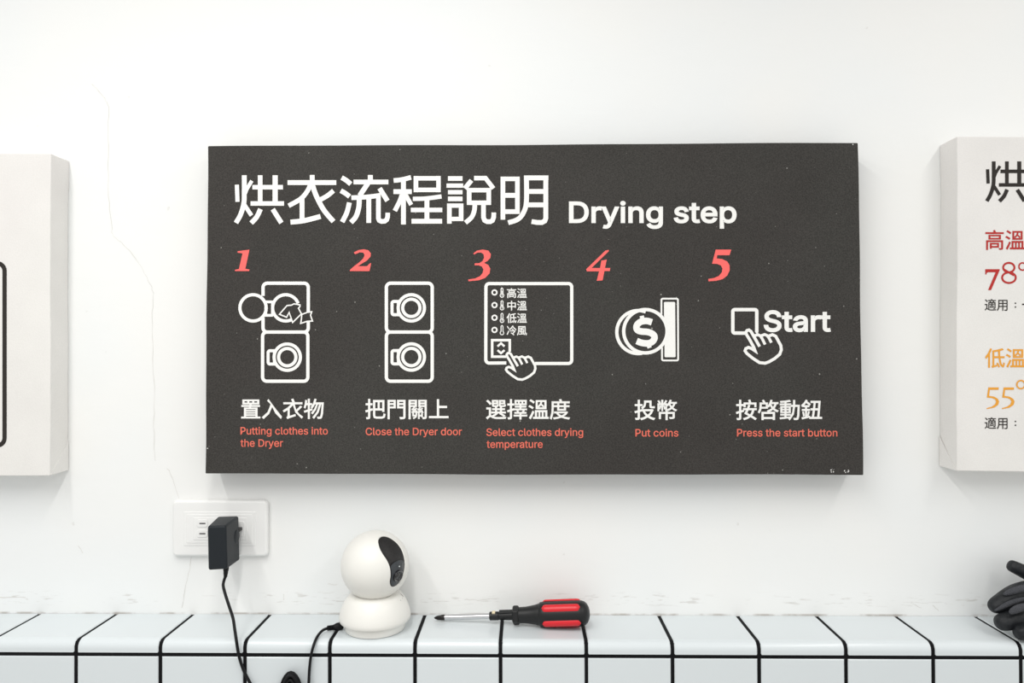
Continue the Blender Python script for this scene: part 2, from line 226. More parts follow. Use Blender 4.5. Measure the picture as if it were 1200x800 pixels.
 "門": (1000, [[133,205, 133,171, 58,171, 58,205], [133,225, 58,225, 58,256, 133,256], [293,205, 293,171, 215,171, 215,205], [293,225, 215,225, 215,256, 293,256], [307,278, 190,278, 190,149, 293,149, 293,8, 291,1, 284,-1, 263,-1, 229,0, 235,-14, 239,-28, 279,-27, 304,-23, 316,-12, 320,8, 320,278], [32,278, 32,-28, 58,-28, 58,149, 158,149, 158,278]]),
 "關": (1000, [[84,74, 99,77, 152,83, 157,71, 144,71, 144,41, 143,34, 110,34, 110,67, 92,67, 92,17, 139,17, 126,2, 100,-10, 107,-18, 112,-26, 154,3, 163,40, 163,71, 159,71, 172,77, 163,95, 153,115, 139,111, 146,97, 111,94, 138,116, 164,142, 148,152, 141,143, 133,134, 107,133, 121,148, 134,165, 122,172, 159,172, 159,279, 30,279, 30,-28, 56,-28, 56,172, 116,172, 102,151, 91,139, 85,135, 79,133, 83,124, 85,115, 94,117, 118,119, 105,108, 97,101, 87,94, 78,91, 81,82], [239,66, 239,34, 205,34, 205,71, 186,71, 186,-23, 205,-23, 205,17, 239,17, 239,6, 257,6, 257,66], [134,216, 134,191, 56,191, 56,216], [134,234, 56,234, 56,260, 134,260], [296,216, 296,191, 215,191, 215,216], [296,234, 215,234, 215,260, 296,260], [180,74, 195,77, 248,83, 254,70, 268,77, 259,95, 248,115, 234,110, 242,96, 207,93, 234,116, 260,143, 245,153, 229,134, 203,133, 217,148, 230,165, 217,172, 296,172, 296,5, 295,0, 290,-1, 255,-1, 260,-14, 264,-27, 291,-26, 310,-22, 319,-13, 322,5, 322,279, 190,279, 190,172, 212,172, 198,151, 187,139, 181,135, 175,133, 179,124, 181,115, 190,117, 214,119, 201,108, 193,101, 183,94, 174,91]]),
 "風": (1000, [[54,275, 54,162, 47,73, 12,-14, 24,-21, 34,-29, 71,65, 79,162, 79,250, 270,250, 276,54, 313,-28, 332,-13, 339,35, 331,44, 323,54, 321,15, 316,0, 297,88, 295,275], [120,151, 160,151, 160,97, 120,97], [183,151, 224,151, 224,97, 183,97], [210,60, 220,46, 229,30, 183,28, 183,75, 246,75, 246,172, 183,172, 183,206, 221,211, 254,218, 235,237, 169,225, 89,218, 93,208, 96,198, 128,200, 160,203, 160,172, 99,172, 99,75, 160,75, 160,26, 115,24, 78,22, 80,-2, 240,9, 246,-5, 250,-18, 272,-10, 256,28, 230,67]]),
 "高": (1000, [[100,196, 252,196, 252,164, 100,164], [74,215, 74,145, 279,145, 279,215], [154,289, 165,258, 21,258, 21,235, 328,235, 328,258, 194,258, 187,276, 180,295], [34,125, 34,-28, 59,-28, 59,103, 291,103, 291,0, 289,-4, 285,-6, 271,-6, 249,-5, 254,-15, 257,-25, 286,-25, 304,-22, 314,-15, 317,0, 317,125], [98,82, 98,-7, 123,-7, 123,10, 247,10, 247,82], [123,63, 223,63, 223,30, 123,30]]),
 "$": (447, [[202,-74, 202,583, 244,583, 244,-74], [224,-9, 188,-7, 156,-1, 128,9, 102,23, 81,40, 64,60, 51,83, 42,109, 38,137, 104,137, 108,118, 114,102, 123,88, 136,76, 150,66, 166,59, 185,53, 204,50, 224,49, 246,50, 267,54, 286,60, 303,69, 317,79, 329,92, 338,106, 344,122, 346,139, 344,154, 340,168, 332,179, 322,189, 310,197, 296,205, 280,211, 263,217, 245,222, 184,239, 145,253, 112,269, 86,289, 67,313, 56,341, 52,372, 54,400, 62,425, 75,448, 92,468, 113,484, 138,498, 165,508, 195,514, 227,516, 259,514, 289,508, 316,498, 340,484, 360,468, 377,449, 390,427, 398,403, 401,378, 337,378, 332,402, 320,421, 302,437, 280,449, 254,456, 225,459, 204,457, 185,454, 167,448, 152,440, 139,430, 129,418, 121,405, 117,391, 115,376, 117,359, 122,345, 131,334, 142,324, 155,315, 169,308, 184,302, 198,297, 212,293, 264,279, 279,275, 295,270, 312,264, 328,256, 344,248, 359,238, 372,226, 384,213, 395,198, 402,180, 407,161, 408,139, 406,112, 399,87, 386,64, 370,43, 349,25, 323,11, 294,0, 261,-7]]),
 "C": (510, [[267,-7, 225,-3, 186,7, 150,25, 119,49, 92,79, 70,115, 53,157, 44,203, 40,254, 44,305, 53,352, 70,393, 92,429, 119,459, 150,484, 186,501, 225,512, 267,516, 293,514, 317,511, 340,504, 362,496, 383,485, 402,471, 419,456, 435,438, 448,418, 459,397, 467,373, 473,348, 408,348, 404,365, 397,380, 389,395, 380,407, 369,418, 357,428, 344,437, 330,444, 315,449, 300,453, 284,455, 267,456, 237,453, 209,445, 184,432, 161,414, 141,391, 125,364, 113,332, 106,295, 103,254, 106,213, 113,177, 125,145, 141,117, 161,94, 184,76, 210,63, 237,56, 267,53, 284,54, 300,56, 315,60, 330,65, 344,72, 357,81, 369,90, 380,102, 389,114, 397,128, 404,144, 408,160, 473,160, 467,135, 459,112, 448,91, 435,71, 420,53, 402,38, 383,24, 363,13, 341,5, 317,-2, 293,-6]]),
 "D": (502, [[219,0, 96,0, 96,57, 215,57, 254,60, 288,68, 318,81, 343,99, 363,122, 379,149, 390,181, 397,216, 399,255, 397,294, 390,329, 379,361, 364,388, 344,410, 320,428, 291,441, 258,449, 221,452, 93,452, 93,509, 225,509, 273,505, 315,495, 353,478, 385,455, 412,426, 433,391, 449,351, 458,306, 462,255, 458,205, 449,159, 433,119, 411,83, 384,54, 351,31, 312,14, 268,3], [125,509, 125,0, 60,0, 60,509]]),
 "P": (445, [[60,0, 60,509, 235,509, 272,506, 305,499, 332,487, 356,471, 375,452, 390,430, 400,404, 407,377, 409,348, 407,318, 400,291, 390,265, 375,243, 356,223, 332,207, 305,195, 272,188, 235,186, 109,186, 109,242, 233,242, 257,244, 279,248, 297,256, 312,266, 324,279, 333,294, 339,310, 343,328, 344,348, 343,367, 339,385, 333,402, 324,416, 312,428, 297,439, 279,446, 257,451, 232,452, 125,452, 125,0]]),
 "S": (447, [[224,-9, 188,-7, 156,-1, 128,9, 102,23, 81,40, 64,60, 51,83, 42,109, 38,137, 104,137, 108,118, 114,102, 123,88, 136,76, 150,66, 166,59, 185,53, 204,50, 224,49, 246,50, 267,54, 286,60, 303,69, 317,79, 329,92, 338,106, 344,122, 346,139, 344,154, 340,168, 332,179, 322,189, 310,197, 296,205, 280,211, 263,217, 245,222, 184,239, 145,253, 112,269, 86,289, 67,313, 56,341, 52,372, 54,400, 62,425, 75,448, 92,468, 113,484, 138,498, 165,508, 195,514, 227,516, 259,514, 289,508, 316,498, 340,484, 360,468, 377,449, 390,427, 398,403, 401,378, 337,378, 332,402, 320,421, 302,437, 280,449, 254,456, 225,459, 204,457, 185,454, 167,448, 152,440, 139,430, 129,418, 121,405, 117,391, 115,376, 117,359, 122,345, 131,334, 142,324, 155,315, 169,308, 184,302, 198,297, 212,293, 264,279, 279,275, 295,270, 312,264, 328,256, 344,248, 359,238, 372,226, 384,213, 395,198, 402,180, 407,161, 408,139, 406,112, 399,87, 386,64, 370,43, 349,25, 323,11, 294,0, 261,-7]]),
 "a": (389, [[160,-9, 137,-7, 115,-3, 94,5, 76,15, 60,29, 48,45, 38,63, 32,84, 30,108, 32,128, 36,146, 43,161, 53,174, 64,184, 78,193, 92,200, 108,206, 125,211, 143,214, 161,217, 178,220, 234,227, 247,229, 257,231, 265,235, 271,240, 274,246, 276,255, 276,257, 275,272, 272,285, 267,297, 260,307, 251,315, 240,322, 227,327, 212,330, 196,331, 178,330, 163,327, 149,322, 137,316, 127,309, 118,301, 110,292, 104,283, 100,274, 41,291, 51,313, 64,331, 79,346, 95,358, 114,368, 133,375, 153,380, 173,383, 194,384, 208,384, 223,382, 239,379, 255,375, 271,369, 286,360, 300,350, 312,336, 322,320, 330,301, 335,278, 337,251, 337,0, 277,0, 277,52, 272,52, 267,43, 260,34, 252,25, 242,16, 229,8, 215,1, 199,-4, 181,-7], [170,45, 192,47, 211,51, 228,59, 242,68, 254,80, 263,93, 270,108, 274,122, 276,138, 276,190, 272,187, 267,184, 259,182, 251,180, 241,178, 231,176, 200,171, 175,168, 161,166, 147,163, 134,159, 122,153, 112,147, 103,139, 97,130, 93,118, 92,105, 93,93, 96,82, 102,72, 109,64, 119,57, 130,52, 142,48, 156,46]]),
 "b": (424, [[229,-8, 208,-7, 189,-3, 172,4, 159,12, 147,21, 138,31, 130,41, 123,50, 118,59, 112,59, 112,0, 53,0, 53,509, 114,509, 114,319, 118,319, 123,327, 130,336, 137,346, 147,355, 158,364, 171,373, 188,379, 207,383, 229,384, 259,382, 287,374, 313,361, 335,342, 354,320, 370,293, 381,261, 388,227, 390,189, 388,151, 381,116, 370,84, 355,57, 336,34, 313,16, 288,3, 260,-6], [220,47, 242,49, 262,55, 279,66, 294,80, 306,97, 316,117, 323,139, 327,163, 328,189, 327,215, 323,239, 316,261, 307,281, 295,298, 280,311, 262,322, 243,328, 220,330, 198,328, 178,322, 161,312, 147,299, 134,282, 125,263, 118,241, 114,216, 113,189, 114,162, 118,138, 125,115, 135,95, 147,78, 162,65, 179,55, 198,49]]),
 "c": (396, [[207,-8, 174,-5, 144,3, 117,16, 93,35, 72,58, 56,85, 44,116, 37,150, 34,187, 37,225, 44,260, 56,291, 72,318, 93,341, 117,360, 144,374, 174,382, 207,384, 226,384, 243,381, 260,377, 276,371, 291,364, 305,356, 318,346, 330,335, 340,322, 349,308, 356,293, 362,277, 303,262, 300,272, 295,281, 290,289, 284,297, 278,304, 270,311, 261,316, 252,321, 242,325, 231,328, 220,329, 207,330, 184,328, 163,321, 145,310, 130,296, 118,278, 108,258, 102,236, 98,212, 96,187, 98,163, 102,139, 108,117, 118,97, 130,80, 145,66, 163,55, 184,49, 207,46, 220,47, 232,49, 243,52, 253,55, 262,60, 271,66, 279,73, 285,80, 292,89, 297,98, 301,107, 304,117, 363,102, 357,86, 350,70, 341,56, 331,43, 319,32, 306,21, 292,12, 277,5, 261,-1, 244,-5, 226,-7]]),
 "d": (424, [[195,-8, 165,-6, 137,3, 111,16, 89,34, 70,57, 55,84, 43,116, 36,151, 34,189, 36,227, 43,261, 55,293, 70,320, 89,342, 112,361, 137,374, 165,382, 196,384, 218,383, 237,379, 253,373, 267,364, 278,355, 287,346, 295,336, 301,327, 306,319, 311,319, 311,509, 372,509, 372,0, 313,0, 313,59, 307,59, 301,50, 295,41, 287,31, 277,21, 266,12, 252,4, 236,-3, 217,-7], [205,47, 226,49, 246,55, 263,65, 278,78, 290,95, 299,115, 306,138, 310,162, 312,189, 310,216, 306,241, 300,263, 290,282, 278,299, 263,312, 246,322, 227,328, 205,330, 182,328, 162,322, 145,311, 130,298, 118,281, 108,261, 102,239, 98,215, 96,189, 98,163, 102,139, 109,117, 118,97, 130,80, 145,66, 162,55, 182,49]]),
 "e": (404, [[212,-8, 177,-5, 145,3, 117,16, 92,35, 72,58, 56,85, 44,116, 37,150, 34,187, 36,224, 44,258, 55,290, 71,317, 91,340, 115,359, 142,373, 172,382, 205,384, 226,383, 246,380, 266,374, 285,366, 303,355, 319,341, 334,324, 347,305, 357,282, 365,256, 370,227, 371,194, 371,169, 310,169, 310,202, 308,226, 304,248, 298,269, 288,286, 277,301, 263,314, 246,323, 227,328, 205,330, 183,328, 164,323, 146,313, 131,301, 119,286, 109,270, 102,251, 97,231, 96,211, 96,178, 98,151, 102,127, 110,106, 121,88, 135,73, 151,61, 169,53, 190,48, 212,46, 227,47, 241,49, 254,53, 265,58, 276,65, 285,73, 294,82, 300,93, 306,105, 365,91, 358,72, 348,55, 335,39, 320,26, 302,14, 283,4, 261,-3, 237,-7], [345,169, 82,169, 82,221, 345,221]]),
 "g": (425, [[207,-151, 180,-149, 156,-146, 134,-140, 114,-132, 97,-122, 82,-110, 70,-97, 59,-84, 51,-69, 101,-41, 107,-49, 114,-57, 122,-66, 131,-74, 142,-82, 154,-88, 169,-93, 187,-96, 207,-97, 236,-95, 261,-87, 282,-75, 298,-58, 308,-34, 311,-6, 311,68, 306,68, 301,60, 294,51, 287,41, 277,32, 266,23, 252,16, 236,10, 217,6, 195,5, 165,7, 138,14, 113,27, 90,43, 71,65, 55,90, 43,120, 36,154, 34,191, 36,229, 43,263, 55,293, 71,320, 90,342, 112,361, 138,374, 166,382, 196,384, 218,383, 237,379, 253,373, 267,365, 279,356, 288,346, 296,336, 302,327, 308,319, 313,319, 313,379, 372,379, 372,-9, 370,-40, 363,-67, 350,-90, 334,-109, 314,-124, 291,-136, 265,-144, 237,-149], [205,59, 227,61, 246,66, 264,75, 278,87, 290,103, 300,121, 307,142, 311,166, 312,193, 311,219, 307,242, 300,264, 291,283, 279,299, 264,312, 247,322, 227,328, 205,330, 182,328, 163,322, 145,312, 130,298, 118,282, 109,262, 102,241, 98,218, 96,193, 98,167, 102,144, 109,123, 118,104, 131,88, 145,76, 163,66, 183,61]]),
 "h": (410, [[114,227, 114,0, 53,0, 53,509, 114,509, 114,287, 102,287, 116,319, 132,344, 152,362, 175,374, 200,382, 227,384, 252,383, 275,377, 295,369, 313,356, 328,340, 341,321, 350,298, 355,271, 357,240, 357,0, 296,0, 296,235, 293,263, 286,286, 273,304, 256,318, 235,326, 210,329, 192,328, 176,324, 161,317, 147,308, 136,297, 126,283, 119,266, 115,248]]),
 "i": (167, [[53,0, 53,379, 114,379, 114,0], [84,443, 73,444, 63,448, 54,455, 47,463, 43,472, 41,483, 43,494, 47,504, 54,512, 63,518, 73,522, 84,524, 95,522, 105,518, 114,512, 121,504, 125,494, 126,483, 125,472, 121,463, 114,455, 105,448, 95,444]]),
 "l": (189, [[139,-2, 112,0, 91,8, 74,20, 62,37, 55,59, 53,84, 53,509, 114,509, 114,99, 114,83, 117,71, 120,62, 126,57, 135,53, 146,52, 160,53, 170,54, 181,3, 162,-1, 154,-2, 147,-2]]),
 "m": (610, [[53,0, 53,379, 112,379, 112,295, 108,295, 114,314, 122,331, 132,346, 144,358, 158,368, 172,376, 187,382, 203,385, 219,386, 245,383, 268,375, 287,361, 303,342, 314,320, 321,295, 312,295, 318,312, 326,329, 337,343, 350,356, 364,366, 381,375, 398,381, 417,385, 437,386, 458,385, 478,380, 497,372, 514,361, 529,346, 541,328, 550,307, 555,283, 557,255, 557,0, 496,0, 496,254, 493,279, 485,298, 473,313, 456,323, 438,329, 419,330, 402,329, 387,326, 374,320, 363,312, 353,302, 345,290, 340,277, 336,263, 335,247, 335,0, 274,0, 274,260, 272,280, 265,297, 253,311, 238,322, 220,328, 199,330, 185,329, 171,326, 158,320, 145,312, 135,302, 126,289, 119,274, 115,257, 114,238, 114,0]]),
 "n": (410, [[114,227, 114,0, 53,0, 53,379, 112,379, 112,287, 102,287, 116,319, 132,344, 152,362, 175,374, 200,382, 227,384, 252,383, 275,377, 295,369, 313,356, 328,340, 341,321, 350,298, 355,271, 357,240, 357,0, 296,0, 296,235, 293,263, 286,286, 273,304, 256,318, 235,326, 210,329, 192,328, 176,324, 161,317, 147,308, 136,297, 126,283, 119,266, 115,248]]),
 "o": (415, [[207,-8, 174,-5, 144,3, 117,16, 93,35, 72,58, 56,85, 44,116, 37,150, 34,187, 37,225, 44,260, 56,291, 72,318, 93,341, 117,360, 144,374, 174,382, 207,384, 241,382, 271,374, 299,360, 323,341, 343,318, 359,291, 371,260, 379,225, 381,187, 379,150, 371,116, 359,85, 343,58, 323,35, 299,16, 271,3, 241,-5], [207,46, 231,49, 252,55, 270,66, 285,80, 298,97, 307,117, 314,139, 318,163, 319,187, 318,212, 314,236, 307,258, 298,278, 285,296, 270,310, 252,321, 231,328, 207,330, 184,328, 163,321, 145,310, 130,296, 118,278, 108,258, 102,236, 98,212, 96,187, 98,163, 102,139, 108,117, 118,97, 130,80, 145,66, 163,55, 184,49]]),
 "p": (424, [[53,-143, 53,379, 112,379, 112,319, 118,319, 123,327, 130,336, 137,346, 147,355, 158,364, 171,373, 188,379, 207,383, 229,384, 259,382, 287,374, 313,361, 335,342, 354,320, 370,293, 381,261, 388,227, 390,189, 388,151, 381,116, 370,84, 355,57, 336,34, 313,16, 288,3, 260,-6, 229,-8, 208,-7, 189,-3, 173,4, 159,12, 147,21, 138,31, 130,41, 124,50, 118,59, 114,59, 114,-143], [220,47, 242,49, 262,55, 279,66, 294,80, 306,97, 316,117, 323,139, 327,163, 328,189, 327,215, 323,239, 316,261, 307,281, 295,298, 280,311, 262,322, 243,328, 220,330, 198,328, 178,322, 161,312, 147,299, 134,282, 125,263, 118,241, 114,216, 113,189, 114,162, 118,138, 125,115, 135,95, 147,78, 162,65, 179,55, 198,49]]),
 "r": (259, [[53,0, 53,379, 112,379, 112,321, 115,321, 124,339, 137,354, 152,367, 171,377, 191,383, 213,385, 229,384, 243,384, 243,322, 230,324, 223,325, 215,326, 207,326, 190,324, 174,321, 159,315, 146,306, 135,296, 126,284, 119,269, 115,254, 114,237, 114,0]]),
 "s": (365, [[182,-8, 157,-7, 133,-3, 112,3, 93,12, 76,24, 62,38, 50,54, 41,73, 36,94, 94,107, 101,87, 111,72, 124,60, 141,52, 160,47, 181,45, 206,47, 227,53, 244,62, 258,74, 265,88, 268,103, 266,115, 262,126, 254,136, 243,144, 229,150, 212,155, 149,170, 118,180, 92,192, 72,208, 58,227, 50,249, 47,274, 49,295, 55,314, 65,332, 79,347, 95,360, 115,370, 137,378, 161,383, 187,384, 212,383, 234,379, 254,372, 271,363, 286,352, 299,339, 309,324, 318,308, 324,290, 268,277, 262,291, 254,304, 243,316, 228,325, 210,331, 187,333, 166,331, 147,326, 131,317, 119,305, 111,292, 109,277, 110,264, 115,253, 124,243, 136,235, 152,229, 172,223, 229,209, 261,200, 287,187, 306,171, 320,153, 328,131, 331,107, 329,85, 323,65, 312,47, 298,31, 281,18, 260,6, 236,-2, 210,-7]]),
 "t": (227, [[204,379, 204,327, 6,327, 6,379], [65,471, 126,471, 126,98, 127,83, 130,70, 136,61, 144,55, 156,51, 170,50, 185,51, 202,54, 213,2, 207,0, 200,-2, 192,-3, 184,-3, 176,-4, 168,-4, 138,-1, 113,7, 92,21, 77,41, 68,64, 65,93]]),
 "u": (410, [[182,-5, 158,-3, 135,2, 115,11, 97,23, 82,39, 69,59, 60,82, 54,109, 53,139, 53,379, 114,379, 114,144, 116,117, 124,94, 137,75, 154,61, 175,53, 200,50, 218,51, 234,55, 249,62, 263,71, 274,83, 283,97, 290,113, 295,132, 296,153, 296,379, 357,379, 357,0, 298,0, 298,92, 307,92, 294,60, 277,35, 257,17, 234,5, 209,-3]]),
 "y": (389, [[47,-139, 61,-86, 71,-87, 83,-89, 94,-90, 104,-89, 113,-86, 122,-81, 130,-74, 138,-64, 145,-51, 151,-36, 163,-1, 17,379, 84,379, 165,155, 173,132, 180,109, 187,87, 193,64, 199,42, 206,21, 184,21, 190,42, 196,64, 202,87, 209,110, 216,132, 224,155, 305,379, 371,379, 204,-58, 196,-77, 187,-93, 177,-107, 165,-119, 153,-128, 139,-136, 125,-141, 109,-144, 91,-145, 82,-145, 73,-144, 65,-143, 57,-142, 52,-140]]),
 " ": (188, []),
}

def area(P):
    return sum(P[i-1][0]*P[i][1]-P[i][0]*P[i-1][1] for i in range(len(P)))/2
def inside(p, P):
    c = False
    for i in range(len(P)):
        a, b = P[i-1], P[i]
        if (a[1] > p[1]) != (b[1] > p[1]) and p[0] < (b[0]-a[0])*(p[1]-a[1])/(b[1]-a[1])+a[0]: c = not c
    return c
class Print:
    """Collects closed contours (filled, holes by winding) and ribbons in photo pixels, then lays them on the plane y."""
    def __init__(self): self.polys = []; self.v = []; self.f = []; self.k = 0; self.sets = []
    def poly(self, pts, bold=0.): self.polys.append((list(pts), bold))
    @staticmethod
    def thin(P, d):
        Q = []
        for p in P:
            if not Q or math.dist(p, Q[-1]) > d: Q.append(p)
        return Q if len(Q) > 2 else P
    def stroke(self, pts, w, closed=False, smooth=0, taper=None):
        if smooth: pts = [(p.x, p.y) for p in catmull([(a, b, 0) for a, b in pts], smooth, closed)]
        n = len(pts); L = []
        for i in range(n):
            p = Vector(pts[i])
            if closed: a = Vector(pts[i-1]); b = Vector(pts[(i+1) % n])
            else: a = Vector(pts[max(i-1, 0)]); b = Vector(pts[min(i+1, n-1)])
            d1 = (p-a).normalized() if (p-a).length > 1e-9 else None; d2 = (b-p).normalized() if (b-p).length > 1e-9 else None
            if d1 is None: d1 = d2
            if d2 is None: d2 = d1
            n1 = Vector((-d1.y, d1.x)); n2 = Vector((-d2.y, d2.x)); m = n1+n2
            if m.length < .3: m = n1
            m.normalize(); k = 1/max(.5, m.dot(n1))
            hw = (w if not isinstance(w, (list, tuple)) else w[min(int(i/(n-1)*(len(w)-1)+.5), len(w)-1)])/2
            L.append((p+m*k*hw, p-m*k*hw))
        s = len(self.v); self.k += 1; dy = -1.2e-5*(self.k % 16 + 1)      # each stroke of ink lies a hair over the one before
        for a, b in L: self.v += [(a.x, a.y, dy), (b.x, b.y, dy)]
        for i in range(n if closed else n-1):
            j = (i+1) % n
            self.f.append((s+2*i, s+2*j, s+2*j+1, s+2*i+1))
    def rrect(self, x0, y0, x1, y1, r, w, skip=None):
        self.stroke(self.rr(x0, y0, x1, y1, r), w, closed=True)
    @staticmethod
    def rr(x0, y0, x1, y1, r, n=6):
        P = []
        for cx, cy, a0 in ((x1-r, y0+r, -90), (x1-r, y1-r, 0), (x0+r, y1-r, 90), (x0+r, y0+r, 180)):
            for k in range(n+1):
                a = math.radians(a0+90*k/n); P.append((cx+r*math.cos(a), cy+r*math.sin(a)))
        return P
    def arc(self, cx, cy, r, a0, a1, w, n=40, ry=None):
        ry = ry or r
        P = [(cx+r*math.cos(math.radians(a0+(a1-a0)*k/n)), cy+ry*math.sin(math.radians(a0+(a1-a0)*k/n))) for k in range(n+1)]
        if abs(abs(a1-a0)-360) < 1e-6: self.stroke(P[:-1], w, closed=True)
        else: self.stroke(P, w)
    def rim(self, P, b):
        """A ribbon along the outer side of a contour: fattens the letter by b."""
        n = len(P); s = len(self.v); self.k += 1; dy = -1.2e-5*(self.k % 16 + 1)
        for i in range(n):
            p = Vector(P[i]); d1 = (p-Vector(P[i-1])).normalized(); d2 = (Vector(P[(i+1) % n])-p).normalized()
            n1 = Vector((d1.y, -d1.x)); n2 = Vector((d2.y, -d2.x)); m = n1+n2
            if m.length < .4: m = n1
            m.normalize(); q = p+m*(b/max(.6, m.dot(n1))); p = p-m*(b*.08)
            self.v += [(p.x, p.y, dy), (q.x, q.y, dy)]
        for i in range(n):
            j = (i+1) % n; self.f.append((s+2*i, s+2*j, s+2*j+1, s+2*i+1))
    def glyph(self, contours, bold):
        """Split one letter into its outer contours, each with the holes inside it."""
        if not contours: return
        big = max(contours, key=lambda P: abs(area(P))); sg = 1 if area(big) > 0 else -1
        outer = [P for P in contours if area(P)*sg > 0]; holes = [P for P in contours if area(P)*sg < 0]
        for O in outer:
            H = [h for h in holes if sum(inside(p, O) for p in h) > len(h)*.5]
            self.sets.append([O]+H)
            if bold:
                for P in [O]+H: self.rim(self.thin(P, bold*.5), sg*bold)
    def text(self, s, x0, x1, base, cap, bold=0., capunits=509, track=0.):
        adv = []; x = 0; lo = hi = None
        for c in s:
            a, enc = GLYPHS[c]; P = _decode(enc)
            xs = [q[0] for r in P for q in r]
            if xs:
                lo = x+min(xs) if lo is None else lo; hi = x+max(xs)
            adv.append((x, P)); x += a+track
        b = bold*capunits/cap
        sx = (x1-x0)/(hi-lo+2*b); sy = cap/(capunits+2*b)
        for ox, P in adv:
            self.glyph([[(x0+(ox+q[0]-lo+b)*sx, base-(q[1]+b)*sy) for q in r] for r in P], bold)
    def cjk(self, s, x0, cell, top, h, bold=0.):
        """x0: left of the first cell, top/h: ink box of a full-height glyph"""
        for i, c in enumerate(s):
            self.glyph([[(x0+i*cell+q[0]*cell/350, top+(296-q[1])*h/324) for q in r] for r in _decode(GLYPHS[c][1])], bold)
    def build(self, name, y, m, parent, label=None):
        V = []; F = []
        groups = [[P] for P, b in self.polys] + self.sets
        for gi, L in enumerate(groups):
            cu = bpy.data.curves.new('tmp', 'CURVE'); cu.dimensions = '2D'; cu.fill_mode = 'BOTH'
            for P in L:
                sp = cu.splines.new('POLY'); sp.points.add(len(P)-1)
                for q, p in zip(sp.points, P): q.co = (p[0], -p[1], 0, 1)
                sp.use_cyclic_u = True
            o = bpy.data.objects.new('tmp', cu); COL.objects.link(o); bpy.context.view_layer.update()
            me = bpy.data.meshes.new_from_object(o.evaluated_get(bpy.context.evaluated_depsgraph_get()))
            s = len(V); V += [(v.co.x, -v.co.y, -1.2e-5*(gi % 5)) for v in me.vertices]; F += [tuple(s+i for i in p.vertices) for p in me.polygons]
            bpy.data.objects.remove(o); bpy.data.curves.remove(cu); bpy.data.meshes.remove(me)
        s = len(V); V += self.v; F += [tuple(s+i for i in f) for f in self.f]
        W = [U(a, b2, y+dy) for a, b2, dy in V]
        me = bpy.data.meshes.new(name)
        fixed = []
        for f in F:      # every face looks away from the wall
            n = Vector((0, 0, 0))
            for i in range(1, len(f)-1): n += (W[f[i]]-W[f[0]]).cross(W[f[i+1]]-W[f[0]])
            fixed.append(f if n.y < 0 else f[::-1])
        me.from_pydata(W, [], fixed); me.update()
        o = link(name, me, m, parent)
        if label: o['label'] = label
        return o

# ------------------------------------------------------------------ setting
def wall_material():
    m = mat('wall_paint', (.86, .86, .85), .55, spec=.3)
    nt = m.node_tree; b = nt.nodes['Principled BSDF']; N = nt.nodes.new; L = nt.links.new
    tc = N('ShaderNodeTexCoord')
    def nz(scale, detail, sc=(1, 1, 1)):
        mp = N('ShaderNodeMapping'); mp.inputs['Scale'].default_value = sc; L(tc.outputs['Object'], mp.inputs[0])
        n = N('ShaderNodeTexNoise'); n.inputs['Scale'].default_value = scale; n.inputs['Detail'].default_value = detail
        L(mp.outputs[0], n.inputs['Vector']); return n
    def rng(src, a, c, d, e):
        r = N('ShaderNodeMapRange'); r.inputs[1].default_value = a; r.inputs[2].default_value = c; r.inputs[3].default_value = d; r.inputs[4].default_value = e
        L(src, r.inputs[0]); return r.outputs[0]
    def mul(a, c):
        r = N('ShaderNodeMath'); r.operation = 'MULTIPLY'; L(a, r.inputs[0]); L(c, r.inputs[1]); return r.outputs[0]
    sx = N('ShaderNodeSeparateXYZ'); L(tc.outputs['Object'], sx.inputs[0])
    # soft patches of over-painting
    base = N('ShaderNodeMix'); base.data_type = 'RGBA'
    base.inputs[6].default_value = (.86, .86, .845, 1); base.inputs[7].default_value = (.835, .85, .85, 1)
    L(rng(nz(3, 2).outputs['Fac'], .4, .6, 0, 1), base.inputs[0])
    # scuffs in the band just above the ledge: short horizontal marks
    band = mul(rng(sx.outputs['Z'], Z0+.010, Z0+.016, 0, 1), rng(sx.outputs['Z'], Z0+.024, Z0+.031, 1, 0))
    scuff = mul(mul(band, rng(nz(150, 4, (.3, 1, 1.8)).outputs['Fac'], .56, .64, 0, 1)), rng(nz(12, 2).outputs['Fac'], .44, .54, 0, 1))
    dots = rng(nz(75, 1).outputs['Fac'], .775, .80, 0, .5)
    ad = N('ShaderNodeMath'); ad.operation = 'MAXIMUM'; L(scuff, ad.inputs[0]); L(dots, ad.inputs[1])
    sc = N('ShaderNodeMath'); sc.operation = 'MULTIPLY'; sc.inputs[1].default_value = .38; L(ad.outputs[0], sc.inputs[0])
    mx = N('ShaderNodeMix'); mx.data_type = 'RGBA'; mx.inputs[7].default_value = (.42, .38, .34, 1)
    grime = mul(rng(sx.outputs['Z'], Z0+.0012, Z0+.0030, 1, 0), rng(nz(35, 3).outputs['Fac'], .45, .6, 0, .7))
    tot = N('ShaderNodeMath'); tot.operation = 'MAXIMUM'; L(sc.outputs[0], tot.inputs[0]); L(grime, tot.inputs[1])
    L(tot.outputs[0], mx.inputs[0]); L(base.outputs[2], mx.inputs[6]); L(mx.outputs[2], b.inputs['Base Color'])
    bp = N('ShaderNodeBump'); bp.inputs['Strength'].default_value = .25; bp.inputs['Distance'].default_value = .002
    n = nz(22, 4, (1, 1, 1.6)); L(n.outputs['Fac'], bp.inputs['Height']); L(bp.outputs['Normal'], b.inputs['Normal'])
    return m

